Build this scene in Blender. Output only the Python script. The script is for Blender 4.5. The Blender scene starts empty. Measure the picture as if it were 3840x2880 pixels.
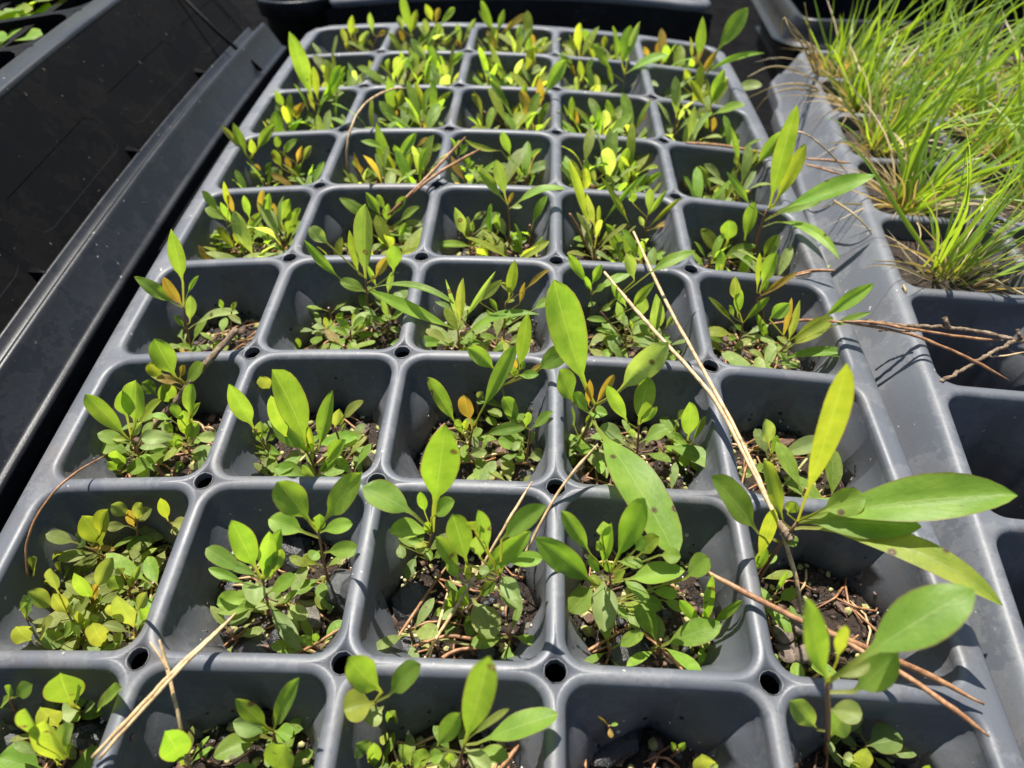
import bpy, bmesh, math, random
from mathutils import Vector, Matrix, noise

# ------------------------------------------------------------------ camera, sky, sun, exposure
sc = bpy.context.scene
C = sc.collection
P = 0.05                                   # one cell pitch of the plug tray in metres
FPX = 2707.43
CAM = Vector((0.3957, -1.1237, 3.425))     # in pitches
EUL = (0.6939, 0.0148, 0.0415)
cam = bpy.data.cameras.new('camera')
cam.sensor_width = 36.0
cam.lens = 36.0 * FPX / 3840.0
cam.clip_start = 0.005
cam.clip_end = 50.0
cam.dof.use_dof = True
cam.dof.focus_distance = 4.18 * P
cam.dof.aperture_fstop = 15.0
cam_o = bpy.data.objects.new('camera', cam)
C.objects.link(cam_o)
cam_o.location = CAM * P
cam_o.rotation_euler = EUL
sc.camera = cam_o

SUN = Vector((-0.13, 0.43, 0.89)).normalized()      # towards the sun
world = bpy.data.worlds.new('World')
sc.world = world
world.use_nodes = True
wn = world.node_tree
sky = wn.nodes.new('ShaderNodeTexSky')
sky.sky_type = 'NISHITA'
sky.sun_disc = False
sky.sun_elevation = math.asin(SUN.z)
sky.sun_rotation = math.atan2(SUN.x, SUN.y)
bg = wn.nodes['Background']
bg.inputs['Strength'].default_value = 0.068
wn.links.new(sky.outputs[0], bg.inputs['Color'])
sl = bpy.data.lights.new('sun', 'SUN')
sl.energy = 4.8
sl.angle = math.radians(0.5)
sl.color = (1.0, 0.955, 0.88)
sun_o = bpy.data.objects.new('sun', sl)
C.objects.link(sun_o)
sun_o.rotation_euler = SUN.to_track_quat('Z', 'Y').to_euler()
sc.view_settings.view_transform = 'Standard'
sc.view_settings.look = 'None'
sc.view_settings.exposure = 1.28
sc.view_settings.gamma = 1.0
sc.view_settings.use_curve_mapping = False
RN = random.Random(7)

# ------------------------------------------------------------------ helpers
def warp(x, y):                             # the bench and the trays on it sag a little
    x = min(2.7, max(-2.7, x))
    return -0.0236*x*x - 0.0096*y*y - 0.0055*x*y
def W(x, y, dz=0.0):                        # tray units -> world metres
    return Vector((x*P, y*P, (warp(x, y)+dz)*P))
MC = Matrix.Rotation(EUL[2], 3, 'Z') @ Matrix.Rotation(EUL[1], 3, 'Y') @ Matrix.Rotation(EUL[0], 3, 'X')
ORG = {'F': (0, 0, 3840/2212)}
for k, (ox, oy) in dict(a=(0,0), b=(1280,0), c=(2560,0), d=(0,960), e=(1280,960), f=(2560,960), g=(0,1920), h=(1280,1920), i=(2560,1920)).items():
    ORG[k] = (ox, oy, 1280/2212)
ORG['n'] = (3000, 900, 840/2212)
def px(o, x, y):
    ox, oy, s = ORG[o]
    return ox+x*s, oy+y*s
def ray(o, x, y):
    u, v = px(o, x, y)
    return MC @ Vector(((u-1920)/FPX, -(v-1440)/FPX, -1.0))
def at_dz(o, x, y, dz):                     # point (tray units, true z) seen at that pixel at height dz over the deck
    d = ray(o, x, y); z = 0.0; p = CAM
    for _ in range(40):
        p = CAM + d*((z-CAM.z)/d.z)
        z = .5*z + .5*(warp(p.x, p.y)+dz)
    return p
def at_z(o, x, y, z):
    d = ray(o, x, y); return CAM + d*((z-CAM.z)/d.z)
def at_y(o, x, y, Y):
    d = ray(o, x, y); return CAM + d*((Y-CAM.y)/d.y)
def lerp(a, b, t): return a+(b-a)*t
def sstep(a, b, x):
    t = min(1, max(0, (x-a)/(b-a))); return t*t*(3-2*t)

def mesh_obj(name, verts, faces, mat, parent=None, smooth=True, origin=None, uvs=None):
    me = bpy.data.meshes.new(name)
    if origin is not None: verts = [v-origin for v in verts]
    me.from_pydata([tuple(v) for v in verts], [], faces)
    if uvs is not None:
        ul = me.uv_layers.new(name='UVMap')
        vi = [0]*len(me.loops); me.loops.foreach_get('vertex_index', vi)
        fl = [c for i in vi for c in uvs[i]]
        ul.data.foreach_set('uv', fl)
    if smooth is True:
        me.polygons.foreach_set('use_smooth', [True]*len(me.polygons))
    elif smooth:
        me.polygons.foreach_set('use_smooth', smooth)
    me.materials.append(mat)
    me.update()
    o = bpy.data.objects.new(name, me)
    C.objects.link(o)
    if origin is not None and parent is None: o.location = origin
    if parent is not None: o.parent = parent
    return o
def thing(name, label, cat, loc, group=None):
    o = bpy.data.objects.new(name, None); C.objects.link(o)
    o.location = loc; o.empty_display_size = 0.005
    tag(o, label, cat, group)
    return o
def tag(o, label, cat, group=None):
    o['label'] = label; o['category'] = cat
    if group: o['group'] = group
def tube(pts, radii, n=6, seed=0, rough=0.0):
    vs, fs = [], []
    r = random.Random(seed); k = len(pts)
    for i, p in enumerate(pts):
        t = (pts[min(i+1, k-1)]-pts[max(i-1, 0)])
        if t.length < 1e-9: t = Vector((0, 0, 1))
        t.normalize()
        a = t.cross(Vector((0.13, 0.31, 0.94)))
        if a.length < 1e-3: a = t.cross(Vector((1, 0, 0)))
        a.normalize(); b = t.cross(a)
        for j in range(n):
            g = 2*math.pi*j/n
            q = radii[i]*(1+rough*r.uniform(-1, 1))
            vs.append(p+(a*math.cos(g)+b*math.sin(g))*q)
    for i in range(k-1):
        for j in range(n):
            fs.append((i*n+j, i*n+(j+1) % n, (i+1)*n+(j+1) % n, (i+1)*n+j))
    fs.append(tuple(range(n-1, -1, -1))); fs.append(tuple((k-1)*n+j for j in range(n)))
    return vs, fs
class MB:
    def __init__(s): s.v = []; s.f = []; s.sm = []; s.uv = []
    def add(s, vs, fs, sm=True, uv=None):
        o = len(s.v); s.v += vs; s.f += [tuple(i+o for i in f) for f in fs]
        s.sm += [sm]*len(fs) if isinstance(sm, bool) else sm
        if uv: s.uv += uv
    def build(s, name, mat, parent=None, origin=None):
        return mesh_obj(name, s.v, s.f, mat, parent, s.sm, origin, s.uv if s.uv else None)
def spline(pts, n=6):                       # Catmull-Rom through the points
    out = []
    q = [pts[0]+(pts[0]-pts[1])]+list(pts)+[pts[-1]+(pts[-1]-pts[-2])]
    for i in range(1, len(q)-2):
        for k in range(n):
            t = k/n
            a, b, c, d = q[i-1], q[i], q[i+1], q[i+2]
            out.append(0.5*((2*b)+(c-a)*t+(2*a-5*b+4*c-d)*t*t+(3*b-a-3*c+d)*t**3))
    out.append(pts[-1].copy())
    return out
def lump(center, r, seed, flat=0.7, sub=1):
    bm = bmesh.new(); bmesh.ops.create_icosphere(bm, subdivisions=sub, radius=1.0)
    rr = random.Random(seed); off = Vector((rr.uniform(0, 50), rr.uniform(0, 50), rr.uniform(0, 50)))
    R = Matrix.Rotation(rr.uniform(0, 6.3), 3, 'Z') @ Matrix.Rotation(rr.uniform(-.5, .5), 3, 'X')
    sx, sy = rr.uniform(.7, 1.25), rr.uniform(.7, 1.25)
    vs = []
    for v in bm.verts:
        c = v.co*(1+.38*noise.noise(v.co*1.3+off)+.12*noise.noise(v.co*4+off))
        vs.append(center+R @ Vector((c.x*r*sx, c.y*r*sy, c.z*r*flat)))
    fs = [tuple(x.index for x in f.verts) for f in bm.faces]
    bm.free(); return vs, fs

# ------------------------------------------------------------------ materials
def mat_new(name):
    m = bpy.data.materials.new(name); m.use_nodes = True
    nt = m.node_tree; return m, nt, nt.nodes['Principled BSDF']
def N(nt, t, **kw):
    n = nt.nodes.new(t)
    for k, v in kw.items(): setattr(n, k, v)
    return n
def tex_noise(nt, scale, detail=4, rough=.55, coord='Object'):
    tc = N(nt, 'ShaderNodeTexCoord'); n = N(nt, 'ShaderNodeTexNoise')
    n.inputs['Scale'].default_value = scale; n.inputs['Detail'].default_value = detail; n.inputs['Roughness'].default_value = rough
    nt.links.new(tc.outputs[coord], n.inputs['Vector']); return n
def ramp(nt, src, stops):
    r = N(nt, 'ShaderNodeValToRGB')
    e = r.color_ramp.elements
    while len(e) < len(stops): e.new(.5)
    for el, (p, c) in zip(e, stops): el.position = p; el.color = (*c, 1)
    nt.links.new(src, r.inputs[0]); return r
def mixc(nt, fac, a, b, mode='MIX'):
    m = N(nt, 'ShaderNodeMix', data_type='RGBA', blend_type=mode)
    for s, v in ((0, fac), (6, a), (7, b)):
        if hasattr(v, 'node'): nt.links.new(v, m.inputs[s])
        elif s == 0: m.inputs[0].default_value = v
        else: m.inputs[s].default_value = (*v, 1)
    return m.outputs[2]
def math_n(nt, op, a, b=None, c=None):
    m = N(nt, 'ShaderNodeMath', operation=op)
    for i, v in enumerate((a, b, c)):
        if v is None: continue
        if hasattr(v, 'node'): nt.links.new(v, m.inputs[i])
        else: m.inputs[i].default_value = v
    return m.outputs[0]
def bump(nt, h, bsdf, strength, dist):
    b = N(nt, 'ShaderNodeBump'); b.inputs['Strength'].default_value = strength; b.inputs['Distance'].default_value = dist
    nt.links.new(h, b.inputs['Height']); nt.links.new(b.outputs[0], bsdf.inputs['Normal'])

def plastic(name, col, col2, rough, dust, dustcol=(.35, .34, .31), spec=.5, mud=0.0, mudcol=(.07, .05, .035)):
    m, nt, b = mat_new(name)
    n1 = tex_noise(nt, 60, 5, .6); n2 = tex_noise(nt, 900, 3, .6); n3 = tex_noise(nt, 420, 2, .5); n4 = tex_noise(nt, 45, 7, .7)
    base = mixc(nt, n1.outputs[0], col, col2)
    if mud:                                       # soil splashes: large soft patches and fine flecks
        n5 = tex_noise(nt, 30, 8, .72); n6 = tex_noise(nt, 560, 3, .6)
        m1 = ramp(nt, n5.outputs[0], [(.52, (0, 0, 0)), (.72, (1, 1, 1))])
        m2 = ramp(nt, n6.outputs[0], [(.60, (0, 0, 0)), (.68, (1, 1, 1))])
        base = mixc(nt, math_n(nt, 'MULTIPLY', m1.outputs[0], mud), base, mudcol)
        base = mixc(nt, math_n(nt, 'MULTIPLY', math_n(nt, 'MULTIPLY', m2.outputs[0], n5.outputs[0]), mud*1.3), base, mudcol)
    sp = ramp(nt, n3.outputs[0], [(.735, (0, 0, 0)), (.76, (1, 1, 1))])          # grit that stuck to it
    f1 = math_n(nt, 'MULTIPLY', sp.outputs[0], .8)
    base = mixc(nt, f1, base, dustcol)
    st = ramp(nt, n4.outputs[0], [(.50, (0, 0, 0)), (.53, (1, 1, 1)), (.60, (.35, .35, .35)), (.75, (1, 1, 1))])   # dried water film with edges
    f2 = math_n(nt, 'MULTIPLY', st.outputs[0], dust)
    base = mixc(nt, f2, base, dustcol)
    nt.links.new(base, b.inputs['Base Color'])
    r = math_n(nt, 'MULTIPLY_ADD', n4.outputs[0], .35, rough-.17)
    nt.links.new(r, b.inputs['Roughness'])
    b.inputs['Specular IOR Level'].default_value = spec
    bump(nt, n2.outputs[0], b, .25, .0002)
    return m
M_GREY = plastic('grey_tray_plastic', (.064, .069, .080), (.080, .086, .098), .50, .09, spec=.46, mud=.44)
M_BLACK = plastic('black_crate_plastic', (.0038, .0038, .0042), (.0055, .0055, .006), .58, .03, (.10, .085, .06), .05, .12, (.018, .015, .011))
M_GLOSS = plastic('glossy_black_plastic', (.005, .0055, .0065), (.008, .009, .011), .34, .02, (.2, .2, .19), .16)
M_BLACKT = plastic('black_tray_plastic', (.008, .0085, .010), (.012, .0135, .016), .38, .03, (.2, .2, .19), .25)

def leaf_material(name, trans, rough):
    m, nt, b = mat_new(name)
    oi = N(nt, 'ShaderNodeObjectInfo')
    uv = N(nt, 'ShaderNodeTexCoord'); sx = N(nt, 'ShaderNodeSeparateXYZ'); nt.links.new(uv.outputs['UV'], sx.inputs[0])
    s, v = sx.outputs[0], sx.outputs[1]
    av = math_n(nt, 'ABSOLUTE', math_n(nt, 'SUBTRACT', v, .5))
    n1 = tex_noise(nt, 130, 4, .6); n2 = tex_noise(nt, 700, 3, .6)
    dark = mixc(nt, 1.0, oi.outputs['Color'], (.72, .80, .70), 'MULTIPLY')
    lite = mixc(nt, 1.0, oi.outputs['Color'], (1.22, 1.14, 1.2), 'MULTIPLY')
    nr = ramp(nt, n1.outputs[0], [(.32, (0, 0, 0)), (.68, (1, 1, 1))])
    col = mixc(nt, nr.outputs[0], dark, lite)
    # side veins, drawn as chevrons leaving the midrib
    ph = math_n(nt, 'ADD', math_n(nt, 'MULTIPLY', s, 62.0), math_n(nt, 'MULTIPLY', av, -46.0))
    vein = math_n(nt, 'POWER', math_n(nt, 'MULTIPLY_ADD', math_n(nt, 'SINE', ph), .5, .5), 9.0)
    col = mixc(nt, math_n(nt, 'MULTIPLY', vein, .11), col, (.25, .33, .10))
    # midrib
    mr = N(nt, 'ShaderNodeMapRange'); mr.inputs[1].default_value = .026; mr.inputs[2].default_value = .006
    nt.links.new(av, mr.inputs[0])
    col = mixc(nt, math_n(nt, 'MULTIPLY', mr.outputs[0], .6), col, (.30, .38, .12))
    # leaf base and margin turn reddish
    mb = N(nt, 'ShaderNodeMapRange'); mb.inputs[1].default_value = .22; mb.inputs[2].default_value = .0; nt.links.new(s, mb.inputs[0])
    col = mixc(nt, math_n(nt, 'MULTIPLY', mb.outputs[0], .55), col, (.22, .17, .05))
    me_ = N(nt, 'ShaderNodeMapRange'); me_.inputs[1].default_value = .455; me_.inputs[2].default_value = .495; nt.links.new(av, me_.inputs[0])
    col = mixc(nt, math_n(nt, 'MULTIPLY', me_.outputs[0], .6), col, (.20, .10, .05))
    # leaf spots: brown-purple ring with a pale centre, on some leaves more than on others
    tc = N(nt, 'ShaderNodeTexCoord'); vo = N(nt, 'ShaderNodeTexVoronoi'); vo.inputs['Scale'].default_value = 190
    ad = N(nt, 'ShaderNodeVectorMath', operation='ADD'); nt.links.new(tc.outputs['Object'], ad.inputs[0]); nt.links.new(oi.outputs['Random'], ad.inputs[1])
    nt.links.new(ad.outputs[0], vo.inputs['Vector'])
    sc_ = N(nt, 'ShaderNodeSeparateColor'); nt.links.new(vo.outputs['Color'], sc_.inputs[0])
    pick = math_n(nt, 'GREATER_THAN', sc_.outputs[0], math_n(nt, 'MULTIPLY_ADD', oi.outputs['Random'], -.34, 1.0))
    sp = N(nt, 'ShaderNodeMapRange'); sp.inputs[1].default_value = .25; sp.inputs[2].default_value = .15; nt.links.new(vo.outputs['Distance'], sp.inputs[0])
    nd = math_n(nt, 'MULTIPLY', sp.outputs[0], pick)
    col = mixc(nt, math_n(nt, 'MULTIPLY', nd, .85), col, (.085, .030, .030))
    ce = N(nt, 'ShaderNodeMapRange'); ce.inputs[1].default_value = .09; ce.inputs[2].default_value = .05; nt.links.new(vo.outputs['Distance'], ce.inputs[0])
    col = mixc(nt, math_n(nt, 'MULTIPLY', math_n(nt, 'MULTIPLY', ce.outputs[0], pick), .7), col, (.40, .34, .22))
    nt.links.new(col, b.inputs['Base Color'])
    b.inputs['Roughness'].default_value = rough
    b.inputs['Specular IOR Level'].default_value = .27
    hh = math_n(nt, 'ADD', n2.outputs[0], math_n(nt, 'MULTIPLY', vein, -.16))
    bump(nt, hh, b, .35, .0003)
    tr = N(nt, 'ShaderNodeBsdfTranslucent')
    tcol = mixc(nt, 1.0, col, (2.05, 2.0, .75), 'MULTIPLY')
    nt.links.new(tcol, tr.inputs['Color'])
    mx = N(nt, 'ShaderNodeMixShader'); mx.inputs[0].default_value = trans
    nt.links.new(b.outputs[0], mx.inputs[1]); nt.links.new(tr.outputs[0], mx.inputs[2])
    nt.links.new(mx.outputs[0], nt.nodes['Material Output'].inputs['Surface'])
    return m
M_LEAF = leaf_material('seedling_leaf', .54, .46)

def grass_material(name, c1, c2, trans):
    m, nt, b = mat_new(name)
    uv = N(nt, 'ShaderNodeTexCoord'); sx = N(nt, 'ShaderNodeSeparateXYZ'); nt.links.new(uv.outputs['UV'], sx.inputs[0])
    n1 = tex_noise(nt, 90, 3, .6)
    col = mixc(nt, n1.outputs[0], c1, c2)
    mb = N(nt, 'ShaderNodeMapRange'); mb.inputs[1].default_value = .25; mb.inputs[2].default_value = .0; nt.links.new(sx.outputs[0], mb.inputs[0])
    col = mixc(nt, math_n(nt, 'MULTIPLY', mb.outputs[0], .5), col, (.24, .21, .09))
    nt.links.new(col, b.inputs['Base Color']); b.inputs['Roughness'].default_value = .4; b.inputs['Specular IOR Level'].default_value = .4
    tr = N(nt, 'ShaderNodeBsdfTranslucent'); nt.links.new(mixc(nt, 1.0, col, (2.1, 1.9, .5), 'MULTIPLY'), tr.inputs['Color'])
    mx = N(nt, 'ShaderNodeMixShader'); mx.inputs[0].default_value = trans
    nt.links.new(b.outputs[0], mx.inputs[1]); nt.links.new(tr.outputs[0], mx.inputs[2])
    nt.links.new(mx.outputs[0], nt.nodes['Material Output'].inputs['Surface'])
    return m
M_GRASS = grass_material('green_grass', (.135, .235, .030), (.240, .345, .060), .46)
M_DRYGRASS = grass_material('dry_grass', (.34, .25, .14), (.48, .38, .23), .25)

def grainy(name, cols, scale, rough=.7, bs=.5, bd=.0006, spec=.4, obj_var=.0):
    m, nt, b = mat_new(name)
    n = tex_noise(nt, scale, 6, .65)
    st = [(.3+.4*i/(len(cols)-1), c) for i, c in enumerate(cols)]
    r = ramp(nt, n.outputs[0], st)
    nt.links.new(r.outputs[0], b.inputs['Base Color'])
    n2 = tex_noise(nt, scale*3, 4, .7)
    rr = math_n(nt, 'MULTIPLY_ADD', n2.outputs[0], .5, rough-.25); nt.links.new(rr, b.inputs['Roughness'])
    b.inputs['Specular IOR Level'].default_value = spec
    bump(nt, n2.outputs[0], b, bs, bd)
    return m
M_SOIL = grainy('wet_potting_soil', [(.0035, .0025, .002), (.013, .0082, .0055), (.042, .025, .015), (.008, .0055, .004)], 300, .42, 1.0, .0016, .5)
M_CRUMB = grainy('soil_crumbs', [(.007, .0045, .0035), (.026, .015, .010), (.07, .042, .026)], 170, .45, .8, .0006)
M_BARK = grainy('bark_chip', [(.030, .017, .012), (.085, .045, .030), (.15, .085, .055)], 260, .6, .9, .0005)
M_CHAR = grainy('charcoal', [(.004, .004, .0045), (.010, .010, .011), (.024, .024, .025)], 350, .38, .9, .0005, .6)
M_STONE = grainy('grey_stone', [(.014, .015, .016), (.038, .040, .042), (.075, .075, .073)], 220, .6, .7, .0005)
M_STONEB = grainy('brown_stone', [(.040, .034, .027), (.085, .073, .058), (.14, .125, .10)], 220, .6, .7, .0005)
M_MOSS = grainy('mossy_granule', [(.12, .12, .040), (.27, .26, .10), (.44, .41, .21)], 420, .8, .8, .0005, .2)
M_PERL = grainy('pale_granule', [(.30, .28, .21), (.45, .43, .36), (.60, .58, .50)], 420, .8, .8, .0005, .2)
M_NEEDLE = grainy('brown_pine_needle', [(.10, .045, .020), (.24, .115, .05), (.38, .22, .11)], 420, .5, .4, .0002)
M_STRAW = grainy('straw_pine_needle', [(.20, .125, .06), (.42, .29, .145), (.56, .42, .24)], 420, .5, .4, .0002)
M_TWIG = grainy('rough_twig', [(.075, .050, .032), (.19, .135, .085), (.33, .26, .18)], 520, .75, 1.0, .0006, .2)
M_CONE = grainy('cone_scale', [(.06, .045, .035), (.15, .115, .09), (.25, .20, .16)], 260, .65, .8, .0005, .2)
M_DEAD = grainy('dead_leaf', [(.14, .07, .035), (.26, .15, .08), (.38, .26, .16)], 200, .7, .5, .0004, .2)
M_GROUND = grainy('black_ground_cloth', [(.002, .002, .0022), (.004, .004, .0045), (.008, .007, .006)], 60, .9, .5, .002, .03)
def stem_material():
    m, nt, b = mat_new('seedling_stem')
    oi = N(nt, 'ShaderNodeObjectInfo'); n = tex_noise(nt, 300, 3)
    c = mixc(nt, n.outputs[0], (.8, .8, .8), (1.2, 1.2, 1.2))
    nt.links.new(mixc(nt, 1.0, oi.outputs['Color'], c, 'MULTIPLY'), b.inputs['Base Color'])
    b.inputs['Roughness'].default_value = .5
    return m
M_STEM = stem_material()

# ------------------------------------------------------------------ ground
vs, fs = [], []
for j in range(41):
    for i in range(41):
        x, y = -30+60*i/40, -20+60*j/40
        vs.append(Vector((x*P, y*P, (warp(0, max(-3, min(y, 14)))-2.75)*P)))
for j in range(40):
    for i in range(40): fs.append((j*41+i, j*41+i+1, (j+1)*41+i+1, (j+1)*41+i))
g = mesh_obj('ground', vs, fs, M_GROUND); g['kind'] = 'structure'

# ------------------------------------------------------------------ plug trays
HA, RC, RO, HO = .450, .118, .044, .058       # opening half width, its corner radius, roll of the web, half hole
NS, NA = 7, 6
UF = [-1, -.62, -.28, 0, .28, .62, 1]
def ring_open(half, r):                        # points and (side, u, arc) codes, counter-clockwise from the right side
    out = []
    for k in range(4):
        ca, sa = [(1, 0), (0, 1), (-1, 0), (0, -1)][k]
        for f in UF:
            u = f*(half-r); out.append((Vector((half*ca-u*sa, half*sa+u*ca, 0)), k, u, None))
        cx, cy = half-r, half-r
        for a in range(1, NA+1):
            g = math.pi/2*a/(NA+1)
            lx, ly = cx+r*math.cos(g), cy+r*math.sin(g)
            out.append((Vector((lx*ca-ly*sa, lx*sa+ly*ca, 0)), k, half-r, g))
    return out
def ring_outer(h):                             # tile outline; h[k] = hole radius at the corner after side k
    out = []
    for k in range(4):
        ca, sa = [(1, 0), (0, 1), (-1, 0), (0, -1)][k]
        h0, h1 = h[(k-1) % 4], h[k]
        for f in range(NS):
            u = lerp(-(.5-h0), .5-h1, f/(NS-1)); out.append(Vector((.5*ca-u*sa, .5*sa+u*ca, 0)))
        for a in range(1, NA+1):
            if h1 > .001:
                g = math.pi/2*a/(NA+1)
                lx, ly = .5-h1*math.sin(g), .5-h1*math.cos(g)
            else: lx, ly = .5, .5
            out.append(Vector((lx*ca-ly*sa, lx*sa+ly*ca, 0)))
    return out
NR = 4*(NS+NA)

def make_tray(label, frame, cols, rows, mat, flange, depth, skip=(), group=None):
    """frame(x, y, dz) -> world; cols, rows in tile numbers; local tile (i, j) covers [i, i+1] x [j, j+1]"""
    t = thing('plug_tray', label, 'plug tray', frame((cols[0]+cols[1])/2, rows[0], -depth), group)
    org = t.location.copy()
    key = {}; V = []; F = []; SM = []
    def vid(p):
        k = (round(p.x*2000), round(p.y*2000), round(p.z*2000))
        if k not in key: key[k] = len(V); V.append(p)
        return key[k]
    def face(ids, sm=True):
        q = []
        for i in ids:
            if not q or q[-1] != i: q.append(i)
        if q[0] == q[-1]: q.pop()
        if len(set(q)) == len(q) and len(q) > 2: F.append(tuple(q)); SM.append(sm)
    def hole(i, j): return HO if cols[0] < i < cols[1] and rows[0] < j < rows[1] else 0.0
    cells = [(i, j) for i in range(*cols) for j in range(*rows)]
    for (i, j) in cells:
        c = Vector((i+.5, j+.5, 0))
        rings = [[c+p for p in ring_outer([hole(i+1, j+1), hole(i, j+1), hole(i, j), hole(i+1, j)])]]
        for e in (1.0, .66, .38, .16, .03):
            z = -RO*(1-math.sqrt(max(0, 1-(1-e)**2)))
            rings.append([c+p[0]+Vector((0, 0, z)) for p in ring_open(HA+RO*e, RC+RO*e)])
        rings.append([c+p[0]+Vector((0, 0, -.075)) for p in ring_open(HA, RC)])
        ids = [[vid(p) for p in r] for r in rings]
        for a in range(len(ids)-1):
            for k in range(NR):
                face((ids[a][k], ids[a][(k+1) % NR], ids[a+1][(k+1) % NR], ids[a+1][k]))
    for i in range(cols[0]+1, cols[1]):          # the drilled posts between four cells
        for j in range(rows[0]+1, rows[1]):
            n = 4*(NA+1); rr = []
            for z in (0, .007, -.008, -.05):
                ring = []
                for a in range(n):
                    g = 2*math.pi*a/n
                    q = HO*(1 if z == 0 else (.95 if z > 0 else .88)+.06*noise.noise(Vector((a*.9, i*3.1, j*5.7))))
                    ring.append(vid(Vector((i+q*math.cos(g), j+q*math.sin(g), z))))
                rr.append(ring)
            for a in range(n):
                for b in range(3): face((rr[b][a], rr[b+1][a], rr[b+1][(a+1) % n], rr[b][(a+1) % n]))
    # rim
    x0, x1, y0, y1 = cols[0], cols[1], rows[0], rows[1]
    per = []
    for j in range(y0, y1): per += [Vector((x1, j+.5+u, 0)) for u in [lerp(-(.5), .5, f/(NS-1)) for f in range(NS)][:-1]]
    for i in range(x1-1, x0-1, -1): per += [Vector((i+.5-u, y1, 0)) for u in [lerp(-.5, .5, f/(NS-1)) for f in range(NS)][:-1]]
    for j in range(y1-1, y0-1, -1): per += [Vector((x0, j+.5-u, 0)) for u in [lerp(-.5, .5, f/(NS-1)) for f in range(NS)][:-1]]
    for i in range(x0, x1): per += [Vector((i+.5+u, y0, 0)) for u in [lerp(-.5, .5, f/(NS-1)) for f in range(NS)][:-1]]
    def side_pt(p): # tile sides that end in a hole have their own spacing: snap to it
        return p
    def outp(p, o):
        q = Vector((min(x1-.17, max(x0+.17, p.x)), min(y1-.17, max(y0+.17, p.y)), 0))
        d = p-q
        L = d.length
        d.normalize()
        return q+d*(.17+o)
    prof = flange
    last = [vid(p) for p in per]
    nper = len(per)
    for (o, z) in prof:
        cur = []
        for p in per:
            oo, zz = (o, z) if not callable(o) else o(p)
            cur.append(vid(outp(p, oo)+Vector((0, 0, zz))))
        for k in range(nper): face((last[k], cur[k], cur[(k+1) % nper], last[(k+1) % nper]))
        last = cur
    mesh_obj('top_sheet', [frame(*p) for p in V], F, mat, t, SM, org)
    for (i, j) in cells:
        if (i, j) in skip: continue
        make_cell(t, org, frame, i+.5, j+.5, mat, depth)
    return t
def make_cell(t, org, frame, cx, cy, mat, depth):
    V, F, SM = [], [], []
    ts = [0, .07, .14, .22, .32, .45, .65, 1.0, depth-.075]
    for tt in ts:
        half = HA-.028*tt
        k = .56*sstep(0, .40, tt)+.10*min(1, tt)
        w = .085*max(0, 1-tt/.34)
        for (p, side, u, g) in ring_open(half, RC):
            ca, sa = [(1, 0), (0, 1), (-1, 0), (0, -1)][side]
            nrm = Vector((ca, sa, 0)); nx = Vector((-sa, ca, 0))
            pull = k*max(0, abs(u)-w)
            if g is None: q = p-nrm*pull
            else: q = p-(nrm*math.cos(g)+nx*math.sin(g))*pull
            V.append(frame(cx+q.x, cy+q.y, -.075-tt))
    for a in range(len(ts)-1):
        for k in range(NR):
            F.append((a*NR+k, a*NR+(k+1) % NR, (a+1)*NR+(k+1) % NR, (a+1)*NR+k))
            SM.append(True)
    b = (len(ts)-1)*NR
    F.append(tuple(b+k for k in range(NR))); SM.append(False)
    o = mesh_obj('cell', V, F, mat, t, SM, org)
    me = o.data; at = me.attributes.new('sharp_edge', 'BOOLEAN', 'EDGE')
    ev = [0]*(2*len(me.edges)); me.edges.foreach_get('vertices', ev)
    at.data.foreach_set('value', [ev[2*i]//NR != ev[2*i+1]//NR and (ev[2*i] % NR) == (ev[2*i+1] % NR) and (ev[2*i] % NR) % (NS+NA) in (2, 4) for i in range(len(me.edges))])
    return o
SIDE = [(.045, 0), (.085, -.006), (.11, -.03), (.118, -.07), (.125, -.30)]
# the seedling tray: columns -2.5 .. 2.5, rows -2 .. 8
main = make_tray('grey plug tray of seedlings filling the middle of the picture', lambda x, y, z: W(x-2.5, y, z), (0, 5), (-1, 8), M_GREY, SIDE, 2.3)
# the grass tray to its right, turned a little and sloping flange on its sides
A2 = math.radians(-5.6)
def fr2(x, y, z):
    X, Y = x*math.cos(A2)-y*math.sin(A2), x*math.sin(A2)+y*math.cos(A2)
    return W(3.055+X, 2.95+Y, z+.03)
def fl2(o, z):
    def f(p):
        if p.x < .01:
            s = sstep(-1.16, -1.0, p.y)*(1-sstep(3.9, 4.05, p.y))
            oo = o+.10*s*max(0, (o-.06)/.27)
            gr = .018*sum(math.exp(-((p.y-q)/.022)**2) for q in (-1.14, -1.06, -.98, 3.9, 4.0))
            return oo, z-(.03*(1-s)+gr)*min(1, max(0, (o-.04)/.06))
        return min(o, .14)+.0*p.y, z
    return f
FL2 = [(fl2(.015, 0), 0), (fl2(.04, -.006), 0), (fl2(.065, -.025), 0), (fl2(.09, -.065), 0), (fl2(.17, -.195), 0), (fl2(.245, -.320), 0), (fl2(.262, -.334), 0), (fl2(.285, -.336), 0), (fl2(.292, -.36), 0), (fl2(.295, -.50), 0)]
grass_tray = make_tray('grey plug tray on the right holding grass, near cells empty', fr2, (0, 4), (-4, 5), M_GREY, FL2, 2.3)
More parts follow.
